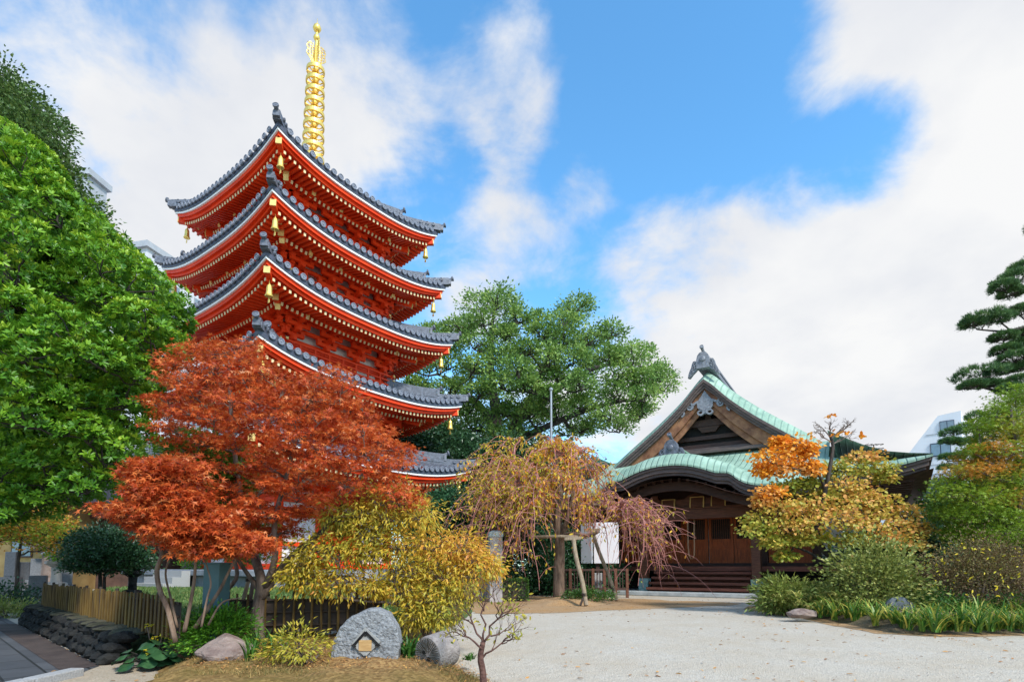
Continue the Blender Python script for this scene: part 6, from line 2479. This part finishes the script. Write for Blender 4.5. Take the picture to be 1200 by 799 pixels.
def bamboo_fence(name, label, a, b, zb, h, step, pick_r=.016, posts=7):
    a, b = Vector((a[0], a[1], 0)), Vector((b[0], b[1], 0))
    root = thing(name, label, 'fence', (a.x, a.y, 0))
    d = b - a
    Lf = d.length
    d.normalize()
    nrm = Vector((-d.y, d.x, 0))
    n = int(Lf / step)
    pk = MB()
    rr = random.Random(5)
    for j in range(n + 1):
        p = d * (j * step + rr.uniform(-.006, .006))
        hh = h * rr.uniform(.95, 1.03)
        tlt = Vector((rr.uniform(-.008, .008), rr.uniform(-.008, .008), 0))
        pk.tube([p + Vector((0, 0, zb)), p + tlt + Vector((0, 0, zb + hh))], [pick_r, pick_r * .85], 6)
    pk.build('pickets', M['bamboo'], root)
    s = MB()
    s.beam(nrm * .05 + Vector((0, 0, zb + h * .44)), d * Lf + nrm * .05 + Vector((0, 0, zb + h * .44)), .012, h * .86)
    s.build('gap_shade_backing', M['charred'], root)  # thin dark sheet standing in for the shade between the pickets
    for z in (.09, .24, .38):
        s = MB()
        s.tube([nrm * .022 + Vector((0, 0, zb + z * h / .45)), d * Lf + nrm * .022 + Vector((0, 0, zb + z * h / .45))], .013, 6)
        s.build('rail', M['charred'], root)
    for j in range(0, n + 1, posts):
        s = MB()
        p = d * j * step - nrm * .0
        s.tube([p + nrm * .02 + Vector((0, 0, zb - .05)), p + nrm * .02 + Vector((0, 0, zb + h * 1.08))], .020, 9)
        s.build('post', M['charred'], root)
    return root


fa, fb_ = (-8.62, 10.35), (-3.35, 5.62)
bamboo_fence('bamboo_fence', 'long low bamboo picket fence on the stone wall', fa, fb_, .34, .41, .135, .020, 6)
bamboo_fence('bamboo_fence', 'short bamboo picket fence behind the red maple trunk', (-3.2, 6.35), (-1.55, 6.75), .30, .44, .10)
bamboo_fence('bamboo_fence', 'bamboo picket fence running behind the yellow shrub', (-8.62, 10.45), (-9.2, 12.2), .30, .45, .10) if False else None

# painted steel box pillar
b = Vector((-3.16, 6.02, .0))
tp = thing('steel_pillar', 'square blue green painted pillar at the corner of the bamboo fence', 'pillar', b, R(-10))
s = MB()
s.box((0, 0, .62), (.185, .185, .92))
s.build('shaft', M['teal'], tp, bevel=.006)
s = MB()
s.box((0, 0, 1.088), (.20, .20, .02))
s.build('cap', M['teal'], tp, bevel=.004)
s = MB()
s.box((0, 0, .20), (.26, .26, .16))
s.build('footing', M['granite'], tp)
# timber props of the maple
for (x0, y0, x1, y1, lab) in [(292, 676, 276, 738, 'round wooden prop leaning under the red maple from the left'), (312, 694, 330, 742, 'round wooden prop leaning under the red maple from the right'), (297, 678, 288, 740, 'darker wooden prop standing just left of the maple trunk')]:
    f_ = gp(x1, y1, .26)
    t = at(x0, y0, f_.y + .12)
    pr = thing('wooden_prop', lab, 'prop', f_, 0, 'props of the red maple')
    s = MB()
    s.tube([f_ - Vector((0, 0, .05)), f_.lerp(t, .5), t], [.028, .026, .024], 9)
    s.build('pole', M['pole_wood'] if 'darker' not in lab else M['bark'], pr, f_).location = (0, 0, 0)
    s = MB()
    for k in range(3):
        s.lathe([(.034, -.006), (.038, 0), (.034, .006)], 9, f_.lerp(t, .93 + .02 * k))
    s.build('cord', M['charred'], pr, f_).location = (0, 0, 0)

# ------------------------------------------------------------------ gate posts and fence by the pagoda precinct
for x, yt, yb_, w, Y, lab in [(580, 622, 702, 15, 17.0, 'tall square granite gate post with a pale cap'), (572, 638, 700, 9, 19.0, 'second granite gate post half hidden behind the tall one')]:
    b = at(x, yb_, Y)
    b.z = 0
    k_ = Y / FPX
    h = at(x, yt, Y).z
    gpst = thing('granite_post', lab, 'gate post', b, R(12))
    s = MB()
    s.box((0, 0, h * .47), (w * k_, w * k_, h * .94))
    s.build('shaft', mat('post_granite', (.36, .31, .29), .85, col2=(.50, .45, .42), scale=10, bump=.3), gpst, bevel=.012)
    s = MB()
    s.box((0, 0, h * .95), (w * k_ * 1.1, w * k_ * 1.1, h * .07))
    s.box((0, 0, h * .99), (w * k_ * 1.06, w * k_ * 1.06, h * .03), None, taper=.5)
    s.build('cap', mat('post_cap', (.45, .52, .52), .7, var=.08), gpst, bevel=.008)
M['grey_wood'] = mat('grey_wood', (.17, .155, .16), .85, col2=(.30, .27, .27), scale=6, stretch=(3, 3, .5))
a = at(522, 700, 17.2)
b = at(571, 700, 17.2)
gf = thing('slatted_gate', 'grey weathered slatted gate left of the granite post', 'gate', (a.x, a.y, 0))
s = MB()
n = 12
for j in range(n):
    s.box(((b.x - a.x) * (j + .5) / n, 0, .62), (.065, .03, 1.1))
s.build('slats', M['grey_wood'], gf)
for z in (.2, .62, 1.05):
    s = MB()
    s.box(((b.x - a.x) / 2, .03, z), (b.x - a.x, .03, .09))
    s.build('rail', M['grey_wood'], gf)

# white notice board on its stone foot
b = gp(702, 693, .16)
Yb_ = b.y - .6
k_ = Yb_ / FPX
b = at(702, 693, Yb_)
b.z = 0
nb = thing('notice_board', 'blank white folded board on a stone pier in front of the hall', 'notice board', b)
p0, p1, p2 = at(681, 640, Yb_ + .35), at(694, 640, Yb_), at(725, 640, Yb_ - .1)
zt, zb = at(700, 612, Yb_).z, at(700, 660, Yb_).z


def panel(mb, a, b, z0, z1, th=.04):
    a, b = Vector((a.x, a.y, 0)) - Vector((nb.location.x, nb.location.y, 0)), Vector((b.x, b.y, 0)) - Vector((nb.location.x, nb.location.y, 0))
    m = (a + b) / 2
    d = (b - a)
    mb.box((m.x, m.y, (z0 + z1) / 2), (d.length, th, z1 - z0), Matrix.Rotation(math.atan2(d.y, d.x), 3, 'Z'))


s = MB()
panel(s, p0, p1, zb, zt - .02)
s.build('side_panel', M['paper_blue'], nb, bevel=.012)
s = MB()
panel(s, p1 + Vector((.05, 0, 0)), p2, zb, zt)
s.build('front_panel', M['paper'], nb, bevel=.03)
s = MB()
s.box((0, .12, .42), (.42, .30, .84))
s.build('pier', M['granite'], nb, bevel=.015)
s = MB()
s.box((0, .10, zb * .5 + .45), (.08, .06, zb - .5))
s.box((-.05, .10, zb + .2), (.06, .05, zt - zb))
s.build('upright', M['dark_wood'], nb)
# benches and rail under the left eave
a, b = at(655, 690, 19.3), at(735, 690, 19.3)
bn = thing('low_rail_fence', 'low dark wooden rail between the cherry trunk and the porch post', 'railing', (a.x, a.y, 0))
s = MB()
Ln = b.x - a.x
for z, h in ((.95, .07), (.30, .08)):
    s.box((Ln / 2, 0, z), (Ln, .08, h))
s.build('rail', M['dark_wood'], bn)
for j in range(7):
    s = MB()
    s.box((Ln * j / 6, 0, .5), (.09, .09, 1.0))
    s.build('post', M['brown_wood'], bn)
s = MB()
for j in range(24):
    s.box((Ln * (j + .5) / 24, .02, .63), (.03, .03, .6))
s.build('balusters', M['dark_wood'], bn)

# flagpole
b = at(647, 664, 26)
b.z = 0
fp_ = thing('metal_pole', 'thin pale metal pole rising above the weeping cherry', 'pole', b)
zt = at(647, 458, 26).z
s = MB()
s.tube([(0, 0, 0), (0, 0, zt)], [.075, .05], 10)
s.build('shaft', M['metal_grey'], fp_)
s = MB()
s.lathe([(.05, zt), (.09, zt + .03), (.10, zt + .10), (.05, zt + .16)], 10)
s.build('finial', M['metal_grey'], fp_)
s = MB()
s.box((0, 0, .1), (.5, .5, .25))
s.build('base_plate', M['granite'], fp_)


# ------------------------------------------------------------------ stone lanterns and graves on the left
def lantern(label, b, h, m, cap, group=None):
    root = thing('stone_lantern', label, 'stone lantern', b, R(20), group)
    for nm, parts, mm in (('base', [('l', [(.30, 0), (.30, .08), (.24, .10), (.22, .16), (.13, .18)])], m), ('shaft', [('l', [(.11, .17), (.10, .35), (.11, .53)])], m),
                          ('platform', [('l', [(.12, .52), (.25, .60), (.25, .66), (.18, .67)])], m)):
        s = MB()
        for _, pr in parts:
            s.lathe([(r * h, z * h) for r, z in pr], 6 if nm != 'shaft' else 12)
        s.build(nm, mm, root)
    s = MB()
    for k in range(6):
        a = k * PI / 3
        s.box((math.cos(a) * .14 * h, math.sin(a) * .14 * h, .735 * h), (.045 * h, .045 * h, .15 * h), Matrix.Rotation(a, 3, 'Z'))
    s.lathe([(.10 * h, .66 * h), (.10 * h, .81 * h)], 6)
    s.build('fire_box', m, root)
    s = MB()
    s.lathe([(.16 * h, .80 * h), (.33 * h, .82 * h), (.31 * h, .85 * h), (.16 * h, .91 * h), (.06 * h, .94 * h)], 6)
    s.build('roof', cap, root)
    s = MB()
    s.lathe([(.04 * h, .93 * h), (.06 * h, .955 * h), (.05 * h, .985 * h), (.01 * h, 1.02 * h)], 10)
    s.build('finial', cap, root)
    return root


Y = 17.5
b = at(65, 690, Y)
b.z = .35
lantern('grey stone lantern with a pale snow coloured roof at the far left', b, at(65, 640, Y).z - .35, M['granite'], mat('pale_stone', (.55, .58, .60), .8, var=.08))
Y = 14.5
b = at(155, 690, Y)
b.z = .3
lantern('dark mossy stone lantern beside the round evergreen', b, at(155, 660, Y).z - .3 + .12, M['dark_stone'], M['dark_stone'])
Y = 19
b = at(57, 690, Y)
b.z = .3
lantern('tall brown stone lantern behind the lime green shrub', b, at(57, 612, Y).z - .3, mat('brown_stone', (.15, .11, .09), .9, col2=(.25, .19, .16), scale=6, bump=.4), M['dark_stone'])
k = 0
for x, yt, yb_, w, Y, lab in [(12, 648, 690, 14, 19, 'pale grey memorial stone at the far left edge'), (28, 660, 690, 14, 19.5, 'low grey memorial stone right of the pale one'), (43, 656, 692, 16, 19, 'wide dark memorial stone left of the pale lantern'),
                              (44, 676, 692, 20, 16, 'stacked grey stone steps beside the clipped hedge block'), (75, 668, 690, 18, 18.5, 'pale low memorial stone beneath the lime shrub')]:
    b = at(x, yb_, Y)
    b.z = .05
    k_ = Y / FPX
    h = max(.4, at(x, yt, Y).z)
    gs = thing('memorial_stone', lab, 'memorial stone', b, R(10 + 7 * k))
    m = mat('grave_stone', (.10 + .03 * (k % 3), .105 + .03 * (k % 3), .115 + .03 * (k % 3)), .6, var=.15, scale=20)
    s = MB()
    s.box((0, 0, h * .12), (w * k_ * 1.5, w * k_ * 1.3, h * .24))
    s.build('plinth', m, gs, bevel=.01)
    s = MB()
    s.box((0, 0, h * .34), (w * k_ * 1.15, w * k_, h * .2))
    s.build('step', m, gs, bevel=.01)
    s = MB()
    s.box((0, 0, h * .72), (w * k_ * .8, w * k_ * .6, h * .56))
    s.build('tablet', m, gs, bevel=.02)
    k += 1

# pale slatted fence and white house behind the precinct
a, b = at(165, 690, 30), at(235, 690, 30)
sf = thing('slatted_fence', 'pale vertical slatted fence beyond the pagoda garden', 'fence', (a.x, a.y, 0))
s = MB()
n = 26
M['pale_slats'] = mat('pale_slats', (.42, .38, .34), .8, var=.12, scale=4)
zt, zb = at(200, 641, 30).z, at(200, 668, 30).z
for j in range(n):
    s.box(((b.x - a.x) * (j + .5) / n, 0, (zt + zb) / 2), ((b.x - a.x) / n * .62, .04, zt - zb))
s.build('slats', M['pale_slats'], sf)
s = MB()
s.box(((b.x - a.x) / 2, .05, zb + .05), (b.x - a.x, .08, .2))
s.box(((b.x - a.x) / 2, .05, zt - .2), (b.x - a.x, .08, .12))
s.build('rail', M['pale_slats'], sf)
s = MB()
s.box(((b.x - a.x) / 2, .06, zb / 2), (b.x - a.x, .15, max(.1, zb)))
s.build('footing_wall', M['concrete_grey'], sf)


# ------------------------------------------------------------------ buildings
def house(name, label, x0, x1, Y, ytop_wall, yridge, depth, wall, roofm, ribs=True, over=.6):
    a, b = at(x0, 664, Y), at(x1, 664, Y)
    zt, zr = at((x0 + x1) / 2, ytop_wall, Y).z, at((x0 + x1) / 2, yridge, Y).z
    W = b.x - a.x
    h = thing(name, label, 'building', ((a.x + b.x) / 2, Y, 0))
    s = MB()
    s.box((0, depth / 2, zt / 2), (W, depth, zt))
    s.build('wall', wall, h)
    s = MB()
    s.add([(-W / 2 - over, -over, zt), (W / 2 + over, -over, zt), (W / 2 + over, depth / 2, zr + .8), (-W / 2 - over, depth / 2, zr + .8), (W / 2 + over, depth + over, zt), (-W / 2 - over, depth + over, zt)], [(0, 1, 2, 3), (3, 2, 4, 5), (0, 5, 4, 1), (0, 3, 5), (1, 4, 2)])
    if ribs:
        n = int(W / .45)
        for j in range(n + 1):
            x = -W / 2 + W * j / n
            s.beam((x, -over, zt + .03), (x, depth / 2, zr + .83), .06, .06)
    rf = s.build('roof', roofm, h)
    s = MB()
    s.box((0, -over, zt - .06), (W + 2 * over, .10, .14))
    s.build('gutter', M['red_trim'], rf)
    for j in range(max(2, int(W / 1.9))):
        n = max(2, int(W / 1.9))
        s = MB()
        x = -W / 2 + W * (j + .5) / n
        s.box((x, -.03, zt * .52), (.9, .06, 1.2))
        f_ = s.build('window', M['dark_wood'], h)
        s = MB()
        for e in (-1, 1):
            s.box((x + e * .21, -.065, zt * .52), (.38, .012, 1.08))
        s.build('pane', M['glass'], f_)
    return h


M['ochre_wall'] = mat('ochre_wall', (.26, .165, .06), .85, col2=(.36, .25, .10), scale=2)
M['brown_wall'] = mat('brown_wall', (.10, .055, .04), .8, var=.25, scale=3)
M['metal_roof'] = mat('metal_roof', (.30, .26, .29), .5, var=.08, scale=3)
house('wooden_hall', 'low wooden building with a ribbed grey metal roof at the left', 74, 170, 27, 605, 575, 8, M['brown_wall'], M['metal_roof'])
house('ochre_house', 'ochre walled house glimpsed through the leaves at the far left', -110, 52, 24, 585, 550, 8, M['ochre_wall'], M['tile'])
house('white_house', 'white house glimpsed through the red maple left of the pagoda', 150, 246, 40, 560, 530, 8, M['plaster'], M['tile_pale'])


def block(name, label, corner, ang, W, D, H, wall, floors, bays, cat='building', band=None):
    "a flat roofed block; corner = its near right foot, the face to the right runs away from it"
    h = thing(name, label, cat, (corner.x, corner.y, 0), ang)
    s = MB()
    s.box((-W / 2, D / 2, H / 2), (W, D, H))
    wl_ = s.build('wall', wall, h)
    s = MB()
    s.box((-W / 2, D / 2, H + .25), (W + .5, D + .5, .5))
    s.build('parapet', band or wall, h)
    for f_ in range(floors):
        z = H - 2.6 - f_ * 3.4
        if z < 3:
            break
        for k in range(bays):
            y = D * (k + .5) / bays
            s = MB()
            s.box((.02, y, z), (.08, D / bays * .62, 1.6))
            w_ = s.build('window', M['metal_grey'], h)
            s = MB()
            for e in (-1, 1):
                s.box((.07, y + e * D / bays * .15, z), (.02, D / bays * .27, 1.45))
            s.build('pane', M['glass'], w_)
    return h


p = at(83, 197, 40)
ang = R(-13)
block('grey_building', 'tall grey building whose corner shows above the left trees', at(72, 664, 42), ang + R(8), 14, 1.8, at(78, 206, 42).z, M['concrete_grey'], 5, 1)
block('pale_building', 'long pale building behind the left trees and the pagoda', at(150, 664, 44), ang, 16, 30, at(150, 290, 44).z, M['concrete'], 6, 7, band=M['concrete_grey'])

# white building with a slanted side on the right
Y = 46
wb = at(1090, 664, Y)
wbt = thing('angular_white_building', 'white building with one slanted side beyond the hall roof', 'building', (wb.x, Y, 0))
PHI = R(42)
wbt.rotation_euler = (0, 0, -PHI)
_u, _d = Vector((math.cos(PHI), -math.sin(PHI), 0)), Vector((math.sin(PHI), math.cos(PHI), 0))


def W(x, y):
    "sight line met with the building's front"
    r_ = ray(x, y)
    o_ = Vector((0, 0, EYE))
    base_ = Vector((wb.x, Y, 0))
    t_ = (base_ - o_).dot(_d) / r_.dot(_d)
    p_ = o_ + r_ * t_
    return ((p_ - base_).dot(_u), p_.z)


s = MB()
fr = Matrix(((1, 0, 0, 0), (0, 0, 1, 0), (0, 1, 0, 0), (0, 0, 0, 1)))
s.poly_prism([(W(1000, 620)[0], 0), W(1030, 576), W(1099, 487), W(1126, 481), (W(1128, 600)[0], 0)], 0, 9, fr)
s.build('wall', mat('white_panels', (.70, .71, .74), .7, var=.04, scale=1.2), wbt)
s = MB()
a, b = W(1084, 563), W(1126, 600)
s.box(((a[0] + b[0]) / 2, -.3, a[1] / 2), (b[0] - a[0], .8, a[1]))
s.build('ground_floor', M['navy'], wbt)
for x0, y0, x1, y1 in [(1101, 494, 1119, 504), (1090, 520, 1115, 533)]:
    a, b = W(x0, y0), W(x1, y1)
    cx, cz, w_, h_ = (a[0] + b[0]) / 2, (a[1] + b[1]) / 2, b[0] - a[0], a[1] - b[1]
    s = MB()
    s.box((cx, -.02, cz), (w_, .12, h_))
    f_ = s.build('window', M['navy'], wbt)
    s = MB()
    for e in (-1, 1):
        s.box((cx + e * w_ * .245, -.09, cz), (w_ * .44, .03, h_ * .84))
    s.build('pane', M['glass'], f_)
s = MB()
for y in (510, 545, 556):
    a, b = W(1085 if y < 540 else 1088, y), W(1126, y)
    s.box(((a[0] + b[0]) / 2, -.01, a[1]), (b[0] - a[0], .06, .05))
s.build('panel_joint', M['concrete_grey'], wbt)
# roof aerial by the hall
ab = at(1032, 664, 40)
ta = thing('roof_aerial', 'small dark aerial showing above the hall roof at the right', 'aerial', (ab.x, 40, 0))
zt = at(1032, 521, 40).z
s = MB()
s.tube([(0, 0, 0), (0, 0, zt)], .04, 6)
s.build('mast', M['charred'], ta)
s = MB()
for k, z in enumerate((-.05, -.35)):
    s.beam((-.7, 0, zt + z), (.7, 0, zt + z + .12), .04, .04)
    for j in range(5):
        s.beam((-.6 + .3 * j, -.4 + .05 * j, zt + z + .05), (-.6 + .3 * j, .4 - .05 * j, zt + z + .05), .03, .03)
s.build('antenna', M['charred'], ta)
